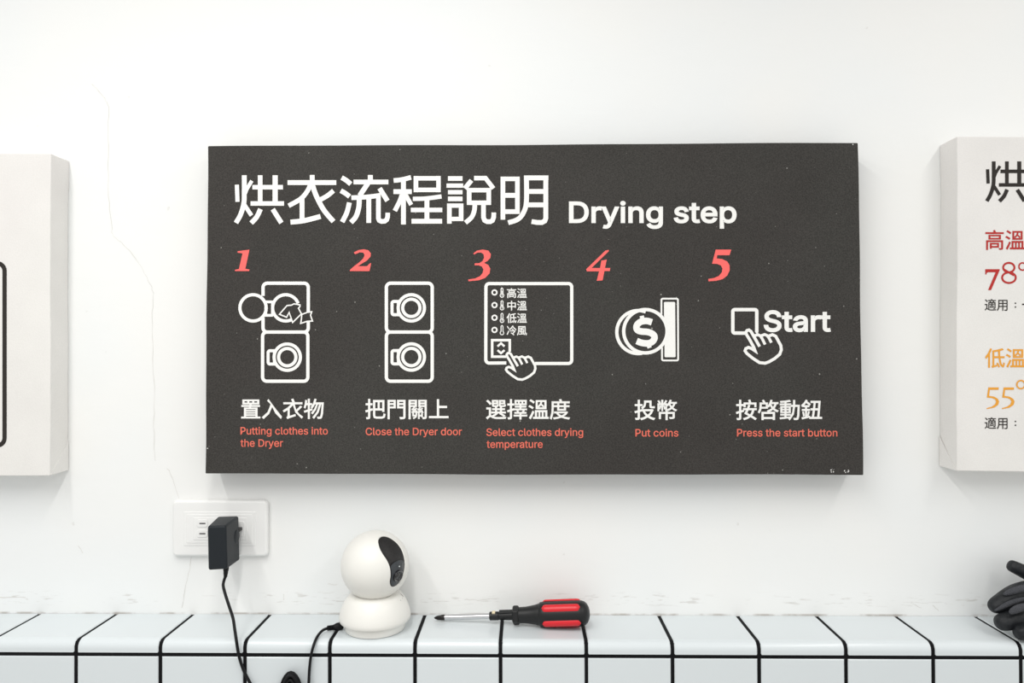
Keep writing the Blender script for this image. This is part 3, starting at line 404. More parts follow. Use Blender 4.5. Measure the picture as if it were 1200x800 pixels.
M = {}
M['wall'] = wall_material()
M['crack'] = mat('hairline_crack', (.66, .64, .61), .8)
M['floor'] = mat('floor_tile', (.6, .6, .58), .4, noise=(6, .05))
M['tile'] = mat('glazed_tile', (.67, .715, .735), .24, spec=.5, noise=(9, .012))
M['grout'] = mat('black_grout', (.004, .004, .005), .7, spec=.15, noise=(60, .3), bump=(300, .3, .0003))
M['white_plastic'] = mat('white_plastic', (.80, .79, .75), .38)
M['plate'] = mat('switch_plate_plastic', (.84, .84, .83), .3)
M['slot'] = mat('slot_dark', (.03, .03, .03), .6)
M['black_canvas'] = canvas_mat('black_printed_canvas', (.041, .0375, .0345), .32, .06, speck=.835, rough=.8, tint=(.043, .041, .0375))
M['white_canvas'] = canvas_mat('white_printed_canvas', (.77, .755, .73), .022, .03, rough=.8, tint=(.76, .74, .72))
M['print_white'] = mat('white_print', (.86, .855, .83), .7, spec=.2, noise=(300, .03))
M['print_pale_coral'] = mat('pale_coral_print', (.78, .17, .12), .7, spec=.2)
M['print_coral'] = mat('coral_print', (.90, .15, .14), .7, spec=.2, noise=(300, .05))
M['print_black'] = mat('black_print', (.030, .026, .023), .7, spec=.2, noise=(300, .1))
M['print_red'] = mat('red_print', (.46, .035, .03), .7, spec=.2)
M['print_orange'] = mat('orange_print', (.80, .36, .05), .7, spec=.2)

# wall behind everything
bm = bmesh.new(); boxmesh(bm, -2.2, 3.4, 0, .12, 0, 2.9)
wall = from_bm('wall_back', bm, M['wall']); tag(wall, 'white painted plaster wall behind the signs', kind='structure')
def crack(pts, w):
    pts = [U(a, b, -.0002) for a, b in pts]; P = []
    for i, p in enumerate(pts[:-1]):
        q = pts[i+1]
        for k in range(5):
            t = k/5; P.append(p.lerp(q, t) + Vector((random.uniform(-1, 1), 0, random.uniform(-1, 1)))*.0009)
    P.append(pts[-1]); V = []; F = []
    for i, p in enumerate(P):
        d = (P[min(i+1, len(P)-1)]-P[max(i-1, 0)]).normalized(); n = Vector((-d.z, 0, d.x))
        ww = w*random.uniform(.35, 1); V += [p+n*ww/2, p-n*ww/2]
        if i: F.append((2*i-2, 2*i-1, 2*i+1, 2*i))
    from_py('crack', V, F, M['crack'], wall)
crack([(108, 98), (122, 113), (127, 125), (127, 170), (127, 230), (131, 268), (132, 276), (148, 290), (165, 310), (177, 335), (180, 345), (178, 380), (179, 420), (182, 460), (180, 500), (182, 540)], .0007)
crack([(196, 548), (204, 565), (210, 584)], .0007)
crack([(224, 652), (222, 668), (217, 688), (213, 712)], .0008)
for a in ([(92, 640), (97, 648)], [(333, 696), (332, 703)], [(385, 684), (392, 685), (395, 684)], [(1068, 706), (1080, 712)], [(1092, 708), (1100, 716)], [(545, 702), (560, 703), (585, 701)], [(0, 699), (30, 700)]):
    crack(a, .0009)

bm = bmesh.new(); boxmesh(bm, -2.2, 3.4, -3.2, .12, -.1, 0)
tag(from_bm('floor', bm, M['floor']), 'pale floor below the ledge', kind='structure')

# tiled ledge: black grout body with glazed tiles on it, the top row bull-nosed over the front edge
PT, GAP, LD = .1015, .0044, .0890
K0, K1 = -5, 18
prof_core = [(-.0001, -.0010), (-LD+.008, -.0010), (-LD+.0035, -.0030), (-LD+.0012, -.0080), (-LD+.0008, -Z0+.001), (-.0001, -Z0+.001)]
V = []; F = []
for x in (K0*PT, K1*PT):
    for y, z in prof_core: V.append((x, y, Z0+z))
n = len(prof_core)
F = [tuple(range(n))[::-1], tuple(range(n, 2*n))] + [(i, (i+1) % n, n+(i+1) % n, n+i) for i in range(n)]
ledge = from_py('trim_1', V, F, M['grout']); tag(ledge, 'white tiled ledge with black grout along the wall', kind='structure')
R = .0095
arc = [(-LD+R-R*math.sin(math.radians(a)), -R+R*math.cos(math.radians(a))) for a in range(0, 91, 15)]
prof_top = [(-.0006, -.006), (-.0006, 0), (-LD+R+.002, 0)] + arc + [(-LD, -R-.0012), (-LD, -.0145), (-LD+.006, -.0145), (-LD+.012, -.006)]
def tile_mesh(name, prof, w):
    V = []; F = []; n = len(prof)
    for x in (0, w):
        for y, z in prof: V.append((x, y, z))
    F = [tuple(range(n)), tuple(range(n, 2*n))] + [(i, (i+1) % n, n+(i+1) % n, n+i) for i in range(n)]
    bm = bmesh.new(); vs = [bm.verts.new(p) for p in V]
    for f in F: bm.faces.new([vs[i] for i in f])
    bmesh.ops.recalc_face_normals(bm, faces=bm.faces)
    ed = [e for e in bm.edges if len(e.link_faces) == 2 and any(len(f.verts) > 6 for f in e.link_faces)]
    if len(prof) == 4: ed = [e for e in bm.edges if all(v.co.y < -LD+.001 for v in e.verts)]
    bmesh.ops.bevel(bm, geom=ed, offset=.0009, segments=1, affect='EDGES')
    me = bpy.data.meshes.new(name); bm.to_mesh(me); bm.free(); me.materials.append(M['tile'])
    for p in me.polygons: p.use_smooth = abs(p.normal.x) < .05 and len(prof) > 4
    me.set_sharp_from_angle(angle=math.radians(35))
    return me
tw = PT-GAP
me_top = tile_mesh('edge_tile', prof_top, tw)
prof_f = [(-LD+.0015, 0), (-LD, 0), (-LD, -tw), (-LD+.0015, -tw)]
me_front = tile_mesh('front_tile', prof_f, tw)
rt = random.Random(3)
for k in range(K0, K1):
    o = bpy.data.objects.new('tile', me_top); COL.objects.link(o); o.parent = ledge
    o.location = (k*PT+GAP/2, 0, Z0+rt.uniform(-.00012, .00012))
    for r in range(2):
        o = bpy.data.objects.new('tile', me_front); COL.objects.link(o); o.parent = ledge
        o.location = (k*PT+GAP/2, rt.uniform(-.0001, .0001), Z0-.0192-r*PT)
        o.rotation_euler = (rt.uniform(-.0012, .0012), 0, rt.uniform(-.0012, .0012))

# ------------------------------------------------------------------ signs
T = .039                                  # canvas depth
def canvas_sign(name, corners, m, label, seed=1):
    """corners: photo pixels TL, TR, BR, BL of the front face"""
    a, b, c, d = [U(x, y, -T) for x, y in corners]
    cen = (a+b+c+d)/4
    root = empty(name, (cen.x, -.0005, (c.z+d.z)/2), label, 'sign')
    NX, NZ = 40, 20; rs = random.Random(seed); V = []; F = []
    ph = [rs.uniform(0, 6.28) for _ in range(6)]
    def wob(t, k): return .0006*math.sin(9*t+ph[k])+.0003*math.sin(23*t+ph[k+1])
    grid = []
    for j in range(NZ+1):
        v = j/NZ; row = []
        for i in range(NX+1):
            u = i/NX
            p = (a*(1-u)+b*u)*(1-v) + (d*(1-u)+c*u)*v
            if i in (0, NX): p = p+Vector((wob(v, 0)*.6, 0, 0))
            if j in (0, NZ): p = p+Vector((0, 0, wob(u, 2)*.6))
            sag = .0008*math.sin(math.pi*u)*math.sin(math.pi*v)
            row.append(len(V)); V.append((p.x, -T+sag*0.0, p.z))
        grid.append(row)
    # side walls, two steps back to the wall
    ring = [grid[0][i] for i in range(NX)] + [grid[j][NX] for j in range(NZ)] + [grid[NZ][i] for i in range(NX, 0, -1)] + [grid[j][0] for j in range(NZ, 0, -1)]
    for j in range(NZ):
        for i in range(NX): F.append((grid[j][i], grid[j+1][i], grid[j+1][i+1], grid[j][i+1]))
    prev = ring
    for yy in (-T*.5, -.0006):
        nr = []
        for q in ring:
            x, _, z = V[q]; nr.append(len(V)); s = .0006 if yy > -.01 else 0
            V.append((x + s*(1 if x < cen.x else -1), yy, z + s*(1 if z < cen.z else -1)))
        for i in range(len(ring)): F.append((prev[i], prev[(i+1) % len(ring)], nr[(i+1) % len(ring)], nr[i]))
        prev = nr
    F.append(tuple(prev))
    cv = from_py('canvas', V, F, m, root)
    bevel(cv, .0012, 2, 50)
    return root, (a, b, c, d)

def folds(root, cs, m, side):
    """folded canvas corners lapped over the side face"""
    a, b, c, d = cs
    top, bot = (b, c) if side > 0 else (a, d)
    for p, s in ((top, -1), (bot, 1)):
        x = p.x - side*.0004
        V = []
        for dx in (0, side*.0005):
            V += [(x+dx, -T+.0015, p.z+s*.0008), (x+dx, -.001, p.z+s*.0008), (x+dx, -.001, p.z+s*.040), (x+dx, -.006, p.z+s*.034)]
        from_py('corner_fold', V, [(0, 1, 2, 3), (4, 7, 6, 5), (0, 4, 5, 1), (1, 5, 6, 2), (2, 6, 7, 3), (3, 7, 4, 0)], m, root)

sign, cs = canvas_sign('instruction_sign', [(243.5, 171), (1005.8, 167), (1012, 556.5), (240.3, 555)], M['black_canvas'],
                       'large charcoal canvas sign in the middle with white five-step drying instructions', 2)
YP = -T-.0003


# title, drawn stroke by stroke
def title_char(P, key, f, w):
    for st in STROKES[key]:
        pts, sm, ww = st
        P.stroke([f(x, y) for x, y in pts], (ww or 50)*w, smooth=sm)
STROKES = {
 'hong': [([(70,197),(77,382)],0,45), ([(150,95),(150,280),(145,400),(110,520),(60,610)],6,52), ([(232,155),(175,248),(160,292)],0,40), ([(152,415),(228,530)],0,44),
          ([(322,95),(322,400)],0,50), ([(484,95),(484,400)],0,56), ([(238,224),(568,224)],0,48), ([(218,400),(580,400)],0,48), ([(325,460),(285,545),(225,612)],6,52), ([(458,462),(552,610)],0,52)],
 'yi': [([(885,92),(885,210)],0,52), ([(618,174),(1145,174)],0,52), ([(866,195),(830,270),(760,350),(630,425)],6,50), ([(775,335),(775,590)],0,52), ([(650,602),(800,585),(975,540)],6,54),
        ([(886,195),(930,320),(1010,470),(1115,595)],6,54), ([(1115,262),(1050,315),(962,365)],6,50)],
 'liu': [([(50,120),(100,150),(148,190)],4,52), ([(40,262),(90,290),(135,325)],4,52), ([(133,390),(105,500),(55,600)],6,52), ([(360,92),(360,165)],0,54), ([(178,168),(555,168)],0,50),
         ([(335,180),(245,315)],0,54), ([(155,338),(320,330),(470,312)],6,50), ([(460,235),(545,372)],0,52), ([(240,345),(235,440),(205,540),(150,605)],6,54), ([(343,340),(343,610)],0,52),
         ([(447,330),(447,560),(456,583),(480,594),(515,592),(537,575),(547,545),(548,500)],0,50)],
 'cheng': [([(612,152),(700,142),(800,118)],6,50), ([(718,130),(718,627)],0,52), ([(610,272),(808,272)],0,52), ([(706,290),(680,370),(625,480)],6,50), ([(738,300),(802,415)],0,46),
           ([(853,103),(853,278)],0,50), ([(1097,103),(1097,278)],0,48), ([(828,128),(1120,128)],0,48), ([(828,253),(1120,253)],0,48),
           ([(820,350),(960,346),(1130,324)],6,46), ([(972,345),(972,592)],0,52), ([(798,470),(1138,470)],0,48), ([(805,592),(1136,592)],0,52)],
 'shuo': [([(46,130),(203,130)],0,50), ([(30,207),(210,207)],0,46), ([(46,278),(203,278)],0,46), ([(46,350),(203,350)],0,50), ([(61,400),(61,618)],0,50), ([(188,400),(188,590)],0,50),
          ([(36,423),(212,423)],0,46), ([(60,567),(212,567)],0,46), ([(300,150),(228,238)],0,50), ([(328,126),(452,126),(538,238)],0,48),
          ([(275,232),(275,416)],0,50), ([(487,232),(487,416)],0,50), ([(250,256),(512,256)],0,48), ([(250,392),(512,392)],0,48),
          ([(337,400),(330,480),(300,550),(235,608)],6,50), ([(430,400),(430,550),(442,583),(470,597),(505,597),(528,583),(540,550),(542,498)],0,50)],
 'ming': [([(640,110),(640,575)],0,50), ([(797,110),(797,513)],0,50), ([(615,134),(822,134)],0,48), ([(640,312),(797,312)],0,52), ([(640,488),(822,488)],0,50),
          ([(894,97),(894,380),(862,500),(800,572),(697,608)],8,52), ([(1104,97),(1104,560),(1092,590),(1060,606),(1010,605),(950,595)],0,52),
          ([(868,123),(1132,123)],0,52), ([(894,270),(1104,270)],0,52), ([(894,415),(1104,415)],0,52)],
}
P = Print(); S = 9.23
for key, ox in (('hong', 270), ('yi', 270), ('liu', 395), ('cheng', 395), ('shuo', 520), ('ming', 520)):
    title_char(P, key, lambda x, y, ox=ox: (ox+x/S, 195+y/S), 1/S)
P.text('Drying step', 666.7, 863.3, 261.2, 25.2, bold=.95)
P.build('title_lettering', YP, M['print_white'], sign, 'white heading lettering in two scripts')

# numerals
DIG = {
 '1': (265, 280, 6.667, [(90,95),(182,83),(150,232),(182,238),(180,250),(68,250),(70,240),(100,234),(128,112),(90,106)]),
 '2': (265, 280, 6.667, [(1000,103),(1035,86),(1075,80),(1112,88),(1131,112),(1128,137),(1100,168),(1060,192),(1030,212),(1100,212),(1122,190),(1133,188),(1120,250),(967,250),(968,240),(1000,212),(1045,178),(1072,150),(1082,125),(1072,106),(1045,103),(1012,118),(1000,112)]),
 '3': (540, 280, 6.667, [(98,112),(125,91),(170,82),(215,90),(235,118),(230,148),(210,170),(182,186),(215,203),(230,232),(225,268),(190,304),(140,322),(60,329),(58,316),(110,308),(150,290),(170,265),(177,238),(165,215),(140,205),(108,205),(108,190),(145,188),(170,172),(182,145),(178,118),(158,105),(130,106),(104,121)]),
 '5': (820, 280, 13.333, [(250,165),(492,165),(465,252),(275,252),(265,302),(350,312),(430,350),(466,410),(468,490),(430,570),(360,625),(260,652),(135,660),(135,622),(220,610),(300,575),(345,520),(354,460),(330,412),(270,388),(192,385)]),
}
for k in '1235':
    ox, oy, s, pts = DIG[k]; P = Print(); P.poly([(ox+x/s, oy+y/s) for x, y in pts])
    P.build('step_numeral', YP, M['print_coral'], sign, 'coral numeral %s' % k)
P = Print(); ox, oy, s = 540, 280, 6.667
P.poly([(ox+x/s, oy+y/s) for x, y in [(1155,85),(1158,93),(1022,226),(1088,226),(1098,168),(1141,160),(1126,226),(1168,226),(1164,250),(1122,250),(1108,323),(1062,326),(1080,252),(985,252),(979,236),(1130,90)]])
P.build('step_numeral', YP, M['print_coral'], sign, 'coral numeral 4')

# pictogram: stacked dryers with the door open and clothes going in
P = Print(); q = lambda x, y: (275+x/5.714, 320+y/5.714); s = 1/5.714
def path(P, q, pts, w, **k): P.stroke([q(*p) for p in pts], w, **k)
def carc(cx, cy, r, a0, a1, n=8): return [(cx+r*math.cos(math.radians(a0+(a1-a0)*i/n)), cy+r*math.sin(math.radians(a0+(a1-a0)*i/n))) for i in range(n+1)]
w = 22*s
path(P, q, [(190,152)] + carc(218,95,28,180,270) + carc(465,95,28,270,360) + [(493,262)], w)
path(P, q, [(493,325)] + carc(465,366,28,0,90) + carc(218,366,28,90,180) + [(190,298)], w)
c = q(123,232); P.arc(c[0], c[1], 88*s, 0, 360, 21*s, 48)
path(P, q, [(200,192),(250,192),(262,205)], 18*s); path(P, q, [(200,282),(250,282),(262,268)], 18*s); path(P, q, [(252,190),(252,284)], 16*s); path(P, q, [(208,190),(208,284)], 18*s)
c = q(342,232); P.arc(c[0], c[1], 88*s, 62, 340, 21*s, 48)
path(P, q, [(300,275),(350,217),(380,214),(397,205),(437,212),(437,224),(427,234),(447,272),(388,330),(365,262),(348,295)], 8.5*s, closed=True)
path(P, q, [(449,276),(486,262),(516,258),(508,282),(521,320),(486,322),(442,336),(447,306)], 8.5*s, closed=True)
def dryer(P, q, l, r, t, b, cx, cy, hx):
    path(P, q, carc(r-28, t+28, 28, 270, 360)+carc(r-28, b-28, 28, 0, 90)+carc(l+28, b-28, 28, 90, 180)+carc(l+28, t+28, 28, 180, 270), w, closed=True)
    c = q(cx, cy); P.arc(c[0], c[1], 88*s, 0, 360, 21*s, 48); P.arc(c[0], c[1], 58*s, 0, 360, 21*s, 40)
    path(P, q, [(hx+52, cy-43)]+carc(hx+12, cy-31, 12, 270, 180, 4)+carc(hx+12, cy+34, 12, 180, 90, 4)+[(hx+52, cy+46)], 20*s)
    path(P, q, [(hx+37, cy-42), (hx+37, cy+45)], 9*s)
dryer(P, q, 187, 490, 394, 723, 352, 562, 224)
P.build('pictogram', YP, M['print_white'], sign, 'white pictogram of stacked dryers with open door and clothes')
P = Print(); q = lambda x, y: (440+x/5.714, 320+y/5.714)
dryer(P, q, 73, 380, 67, 394, 240, 232, 111); dryer(P, q, 73, 380, 394, 723, 240, 561, 111)
P.build('pictogram', YP, M['print_white'], sign, 'white pictogram of two stacked closed dryers')

HAND = [([(228,385),(222,362),(235,342),(256,337),(277,352),(300,392),(371,516)], 32, 0), ([(318,398),(352,388),(378,400),(398,430),(430,494)], 30, 0), ([(385,400),(425,386),(452,397),(470,420),(498,474)], 30, 0),
        ([(470,402),(510,388),(545,404),(600,505),(606,550),(588,600),(535,645),(470,682),(430,696),(370,690),(300,645),(232,590),(213,562),(222,538),(250,525),(285,538),(334,578),(306,520),(262,440),(228,385)], 32, 0)]
def hand(P, f, k):
    for pts, ww, sm in HAND: P.stroke([f(x, y) for x, y in pts], ww*k, smooth=sm)
# pictogram: control panel
P = Print(); s = 1/6.154; q = lambda x, y: (560+x/6.154, 325+y/6.154)
path(P, q, [(205,616)]+carc(82, 592, 25, 90, 180)+carc(83, 69, 25, 180, 270)+carc(652, 69, 25, 270, 360)+carc(652, 595, 25, 0, 90)+[(412,620)], 23*s)
path(P, q, [(205,571),(103,571),(103,452),(230,452),(230,535)], 18*s)
path(P, q, [(142,497),(167,474),(192,497)], 15*s); path(P, q, [(142,524),(167,546),(192,524)], 15*s)
for k, cy in enumerate((108, 199, 290, 378)):
    c = q(120, cy); P.arc(c[0], c[1], 17*s, 0, 360, 10.5*s, 24)
    c = q(174, cy+22); P.arc(c[0], c[1], 13*s, -58, 238, 6*s, 20)
    path(P, q, [(167,cy+12),(167,cy-26),(174,cy-32),(181,cy-26),(181,cy+12)], 6*s)
    if k < 3: path(P, q, [(174,cy+26),(174,cy-12+k*8)], 5*s); 
for t_, cy in (('高溫', 78), ('中溫', 168), ('低溫', 258), ('冷風', 347)):
    c = q(206, cy); P.cjk(t_, c[0], 12.1, c[1], 11.3, bold=.16)
hand(P, lambda x, y: (560+(195+(x-198)*.5385)/6.154, 325+(537+(y-325)*.537)/6.154), .087)
P.build('pictogram', YP, M['print_white'], sign, 'white pictogram of a hand pressing a temperature panel')
# pictogram: coin and slot
P = Print(); s = 1/8.42; q = lambda x, y: (715+x*s, 340+y*s)
c = q(348, 404); P.arc(c[0], c[1], 214*s, 0, 360, 33*s, 60)
c = q(278, 412); P.arc(c[0], c[1], 212*s, 80, 290, 33*s, 40)
path(P, q, [(506,240)]+carc(520, 97, 14, 180, 270, 4)+carc(655, 97, 14, 270, 360, 4)+carc(657, 678, 14, 0, 90, 4)+carc(526, 678, 14, 90, 180, 4)+[(512,565)], 17*s)
P.poly([q(x, y) for x, y in [(538,115),(634,115),(641,122),(646,652),(640,660),(544,660),(537,653),(537,540),(560,470),(562,340),(532,262),(531,122)]])
P.stroke([q(x, y) for x, y in [(412,316),(360,302),(300,312),(264,345),(264,385),(300,405),(375,412),(425,436),(438,470),(415,508),(370,524),(310,518),(262,500)]], 64*s, smooth=4)
path(P, q, [(312,252),(324,310)], 42*s); path(P, q, [(372,520),(390,568)], 42*s)
P.build('pictogram', YP, M['print_white'], sign, 'white pictogram of a coin and coin slot')
# pictogram: start button
P = Print(); s = 1/9.23; q = lambda x, y: (850+x*s, 350+y*s)
path(P, q, [(222,371)]+carc(101, 350, 20, 90, 180, 4)+carc(101, 137, 20, 180, 270, 4)+carc(320, 137, 20, 270, 360, 4)+carc(320, 350, 20, 0, 60, 4), 37*s)
hand(P, lambda x, y: (850+x/9.23, 350+y/9.23), 1/9.23)
P.text('Start', 895, 973.6, 388.6, 25.0, bold=1.0)
P.build('pictogram', YP, M['print_white'], sign, 'white pictogram of a hand pressing the Start button')

# captions
for t_, x0, x1, top in (('置入衣物', 281.5, 380.3, 467.2), ('把門關上', 427.5, 526.5, 467.4), ('選擇溫度', 568.8, 668.6, 467.7), ('投幣', 743, 794.0, 468.4), ('按啓動鈕', 862, 964, 468.4)):
    P = Print(); P.cjk(t_, x0, (x1-x0)/len(t_), top, 23.3, bold=.36)
    P.build('caption', YP, M['print_white'], sign)
for lines in ((('Putting clothes into', 281.8, 384.2, 509.0), ('the Dryer', 281.8, 331.6, 523.3)), (('Close the Dryer door', 428.5, 541.3, 509.8),),
              (('Select clothes drying', 570, 683.4, 510.6), ('temperature', 570.3, 636, 524.6)), (('Put coins', 744.6, 795, 511.3),), (('Press the start button', 863.7, 981.3, 511.2),)):
    P = Print()
    for t_, x0, x1, base in lines: P.text(t_, x0, x1, base, 8.8, bold=.16)
    P.build('translation', YP, M['print_pale_coral'], sign, 'small coral translation line')
# chipped paint at the lower corners
P = Print(); rc = random.Random(5)
for cx, cy, n in ((976, 552, 7), (992, 553, 6), (243.2, 525, 3), (999.5, 168.7, 2)):
    for _ in range(n):
        x, y = cx+rc.uniform(-3, 3)*(n > 3), cy+rc.uniform(-3, 1.5)*(n > 3)+rc.uniform(-.6, .6); r = rc.uniform(.3, .75)
        P.poly([(x+r*rc.uniform(.5, 1.3)*math.cos(a), y+r*rc.uniform(.5, 1.3)*math.sin(a)) for a in (0, 1.2, 2.4, 3.6, 5)])
tag(P.build('paint_chips', YP, M['print_white'], sign, 'white paint chips along the edges'), kind='stuff')

# white sign cut by the left edge of the photograph
sl, cs = canvas_sign('instruction_sign', [(-560, 178), (59.2, 179.3), (58.6, 557), (-560, 560)], M['white_canvas'],
                     'white canvas sign with a black rounded frame line, left of the charcoal sign', 4)
folds(sl, cs, M['white_canvas'], 1)
P = Print(); P.rrect(-420, 308.2, 5.3, 522, 9, 5)
P.build('frame_line', YP, M['print_black'], sl, 'black rounded frame line')
# white sign cut by the right edge
sr, cs = canvas_sign('instruction_sign', [(1122, 160), (1800, 157), (1808, 556), (1121, 552)], M['white_canvas'],
                     'white canvas sign with red and orange temperatures, right of the charcoal sign', 6)
folds(sr, cs, M['white_canvas'], -1)
P = Print(); title_char(P, 'hong', lambda x, y: (1157.4+(x-70)*.0897, 189+(y-95)*.0903), .0855)
P.build('title_lettering', YP, M['print_black'], sr, 'black heading character')
P = Print(); P.cjk('高溫', 1153.6, 24, 269.5, 23, bold=.25)
q = lambda x, y: (1145+x/7.27, 260+y/7.27)
P.poly([q(x, y) for x, y in [(70,402),(193,402),(193,410),(120,580),(94,580),(158,428),(95,428),(82,434),(80,447),(70,447)]])
for cx, cy, rx, ry in ((271, 388, 48, 40), (272, 474, 58, 45)):
    pts = [q(cx+rx*math.cos(a*math.pi/14), cy+ry*math.sin(a*math.pi/14)) for a in range(28)]
    P.stroke(pts, 2.3, closed=True)
path(P, q, [(232,405),(290,440),(315,455)], 2.2); c = q(388, 379); P.arc(c[0], c[1], 31/7.27, 0, 360, 1.7, 30)
P.build('temperature_lettering', YP, M['print_red'], sr, 'red temperature lettering')
P = Print(); P.cjk('低溫', 1154.2, 24, 408, 22.6, bold=.25)
q = lambda x, y: (1145+x/6.96, 395+y/6.96)
for dx in (0, 125):
    P.poly([q(x+dx, y) for x, y in [(92,409),(177,409),(175,429),(104,429),(99,478),(140,484),(170,502),(181,525),(172,552),(140,574),(80,586),(78,578),(120,566),(148,545),(155,524),(146,506),(120,496),(80,492)]])
c = q(358, 386); P.arc(c[0], c[1], 33/6.96, 0, 360, 1.7, 30)
P.build('temperature_lettering', YP, M['print_orange'], sr, 'orange temperature lettering')
for top in (350.2, 488.7):
    P = Print(); P.cjk('適用', 1153.5, 14.4, top, 13.8, bold=.10)
    for dy in (4.9, 9.4): P.poly([(1189.2, top+dy-.8), (1190.8, top+dy-.8), (1190.8, top+dy+.8), (1189.2, top+dy+.8)])
    if top < 400: path(P, lambda x, y: (x, y), [(1197.8, 356.5), (1209, 356.3)], 1.5)
    P.build('caption', YP, M['print_black'], sr)

# ------------------------------------------------------------------ wall outlet
pc = U(260.5, 617.3, 0); plate_w, plate_h = .1255, .0735
out = empty('wall_outlet', (pc.x, -.0001, pc.z), 'white double wall outlet plate below the charcoal sign', 'outlet')
def rbox(name, cx, cz, w, h, y0, y1, r, m, parent, bv=0, seg=3):
    bm = bmesh.new(); pts = Print.rr(cx-w/2, cz-h/2, cx+w/2, cz+h/2, r, 5)
    a = [bm.verts.new((x, y0, z)) for x, z in pts]; b = [bm.verts.new((x, y1, z)) for x, z in pts]
    bm.faces.new(a); bm.faces.new(b)
    for i in range(len(pts)): bm.faces.new((a[i], a[(i+1) % len(pts)], b[(i+1) % len(pts)], b[i]))
    o = from_bm(name, bm, m, parent)
    if bv: bevel(o, bv, seg, 40)
    return o
rbox('plate', pc.x, pc.z, plate_w, plate_h, -.0002, -.0085, .006, M['plate'], out, .0045, 4)
rbox('inner_frame', pc.x, pc.z, .094, .044, -.008, -.0092, .001, M['plate'], out, .0005, 2)
rbox('inner_frame', pc.x, pc.z, .086, .037, -.0088, -.0098, .001, M['plate'], out, .0004, 2)
mc = U(258, 619.5, -.01)
rbox('socket_module', mc.x, mc.z, .0700, .0290, -.0095, -.0104, .0008, M['plate'], out, .0004, 2)
for i, px in enumerate((237.0, 281.5)):
    sc = U(px, 619.5, -.0105)
    if i == 1:
        rbox('socket', sc.x, sc.z, .0125, .0200, -.0100, -.0112, .0040, M['plate'], out, .0005, 2); continue
    for dz in (.0072, -.0060):
        so = rbox('socket', sc.x, sc.z+dz, .0145 if i == 0 else .0130, .0098, -.0100, -.0112, .0030, M['plate'], out, .0004, 2)
        rbox('slot', sc.x+.0005, sc.z+dz, .0078, .0016, -.0108, -.01135, .0002, M['slot'], so)

# ------------------------------------------------------------------ power adapter with its cable
M['adapter'] = mat('black_adapter_plastic', (.010, .0135, .0175), .5, spec=.3, bump=(900, .12, .0002))
M['cable'] = mat('black_cable', (.004, .004, .005), .5, spec=.25)
ya, yb = -.067, -.0205
q = lambda x, y, Y: U(180+x/6, 560+y/6, Y)
ad_root = empty('power_adapter', q(440, 480, (ya+yb)/2), 'black power adapter plugged into the outlet, its cable hanging over the ledge', 'power adapter')
f = [q(377,338,ya), q(508,335,ya), q(517,641,ya), q(383,649,ya)]
b = [q(451,268,yb), q(600,264,yb), q(608,576,yb), q(455,584,yb)]
o = from_py('body', f+b, [(0,1,2,3),(4,7,6,5),(0,4,5,1),(1,5,6,2),(2,6,7,3),(3,7,4,0)], M['adapter'], ad_root); bevel(o, .0028, 4, 30)
# raised oval boss on the right flank and blades into the socket
pr = U(281.5, 619.5, -.0105)
bm = bmesh.new()
boxmesh(bm, pr.x-.0100, pr.x+.0030, yb-.001, -.0090, pr.z-.0012, pr.z+.0026)
boxmesh(bm, pr.x-.0135, pr.x-.0075, yb-.002, -.0114, pr.z-.011, pr.z+.012)
o = from_bm('prong', bm, M['slot'], ad_root)
m_ = (f[1]+f[2]+b[1]+b[2])/4
bm = lathe([(0, .0085), (.0010, .0085), (.0016, .0075), (.0016, 0)], ((b[1]+b[2])/2+((f[1]+f[2])/2-(b[1]+b[2])/2)*.22+Vector((-.0008, 0, .004))), (1, 0, 0), 24)
from_bm('side_boss', bm, M['adapter'], ad_root, True)
yc = -.052
c0 = U(265.0, 664.5, yc); c1 = U(264.2, 675.5, yc)
bm = bmesh.new(); tube(bm, [c0.lerp(c1, t) for t in (0, .35, .4, .7, .75, 1)], [.0034, .0032, .0028, .0027, .0024, .0022], 14); from_bm('strain_relief', bm, M['cable'], ad_root, True)
def zs(P): return catmull(P, 8)
cab = [c1, U(262.5, 680, yc), U(261.6, 686, -.055), U(264, 696, -.060), U(268.5, 710, -.068), U(273.0, 724, -.078), U(275.2, 738, -.088), U(277, 750, -.0945), U(280, 768, -.0935), U(285.5, 785, -.0930), U(293, 800, -.0928), U(303, 818, -.093), U(318, 838, -.094), U(330, 846, -.096)]
bm = bmesh.new(); tube(bm, zs(cab), .0018, 10); from_bm('cable', bm, M['cable'], ad_root, True)
# surplus cable wound in a bundle in front of the ledge
bm = bmesh.new(); rb = random.Random(11)
for k in range(8):
    cx, top = 341+rb.uniform(-1.2, 1.2), 787.5+k*1.8
    rx = 14.0-k*1.15+rb.uniform(-.5, .5); ht = 62-k*2.5; yy = -.096-.0030*(k % 3)
    pts = []
    for a in range(24):
        t = a/24*2*math.pi; pts.append(U(cx+rx*math.cos(t)*(1-.12*math.sin(t)), top+ht/2-ht/2*math.sin(t), yy+.0012*math.sin(2*t+k)))
    pts.append(pts[0]); tube(bm, pts, .0018, 8, caps=False)
from_bm('cable_bundle', bm, M['cable'], ad_root, True)
bm = bmesh.new(); tp = [U(327+i*28/20, 818+1.2*math.sin(i*.5), -.0945-.011*math.sin(i/20*math.pi)) for i in range(21)]; tube(bm, tp, .0022, 8); from_bm('cable_tie', bm, M['cable'], ad_root, True)
ret = [U(346, 828, -.100), U(356, 825, -.099), U(361, 812, -.097), U(361.8, 800, -.0950), U(362.5, 785, -.0937), U(364.5, 768, -.0945), U(367.5, 756, -.093), U(372, 745.5, -.082), U(378, 738.5, -.070), U(384, 735.8, -.062)]
bm = bmesh.new(); tube(bm, zs(ret), .0017, 10); from_bm('cable', bm, M['cable'], ad_root, True)
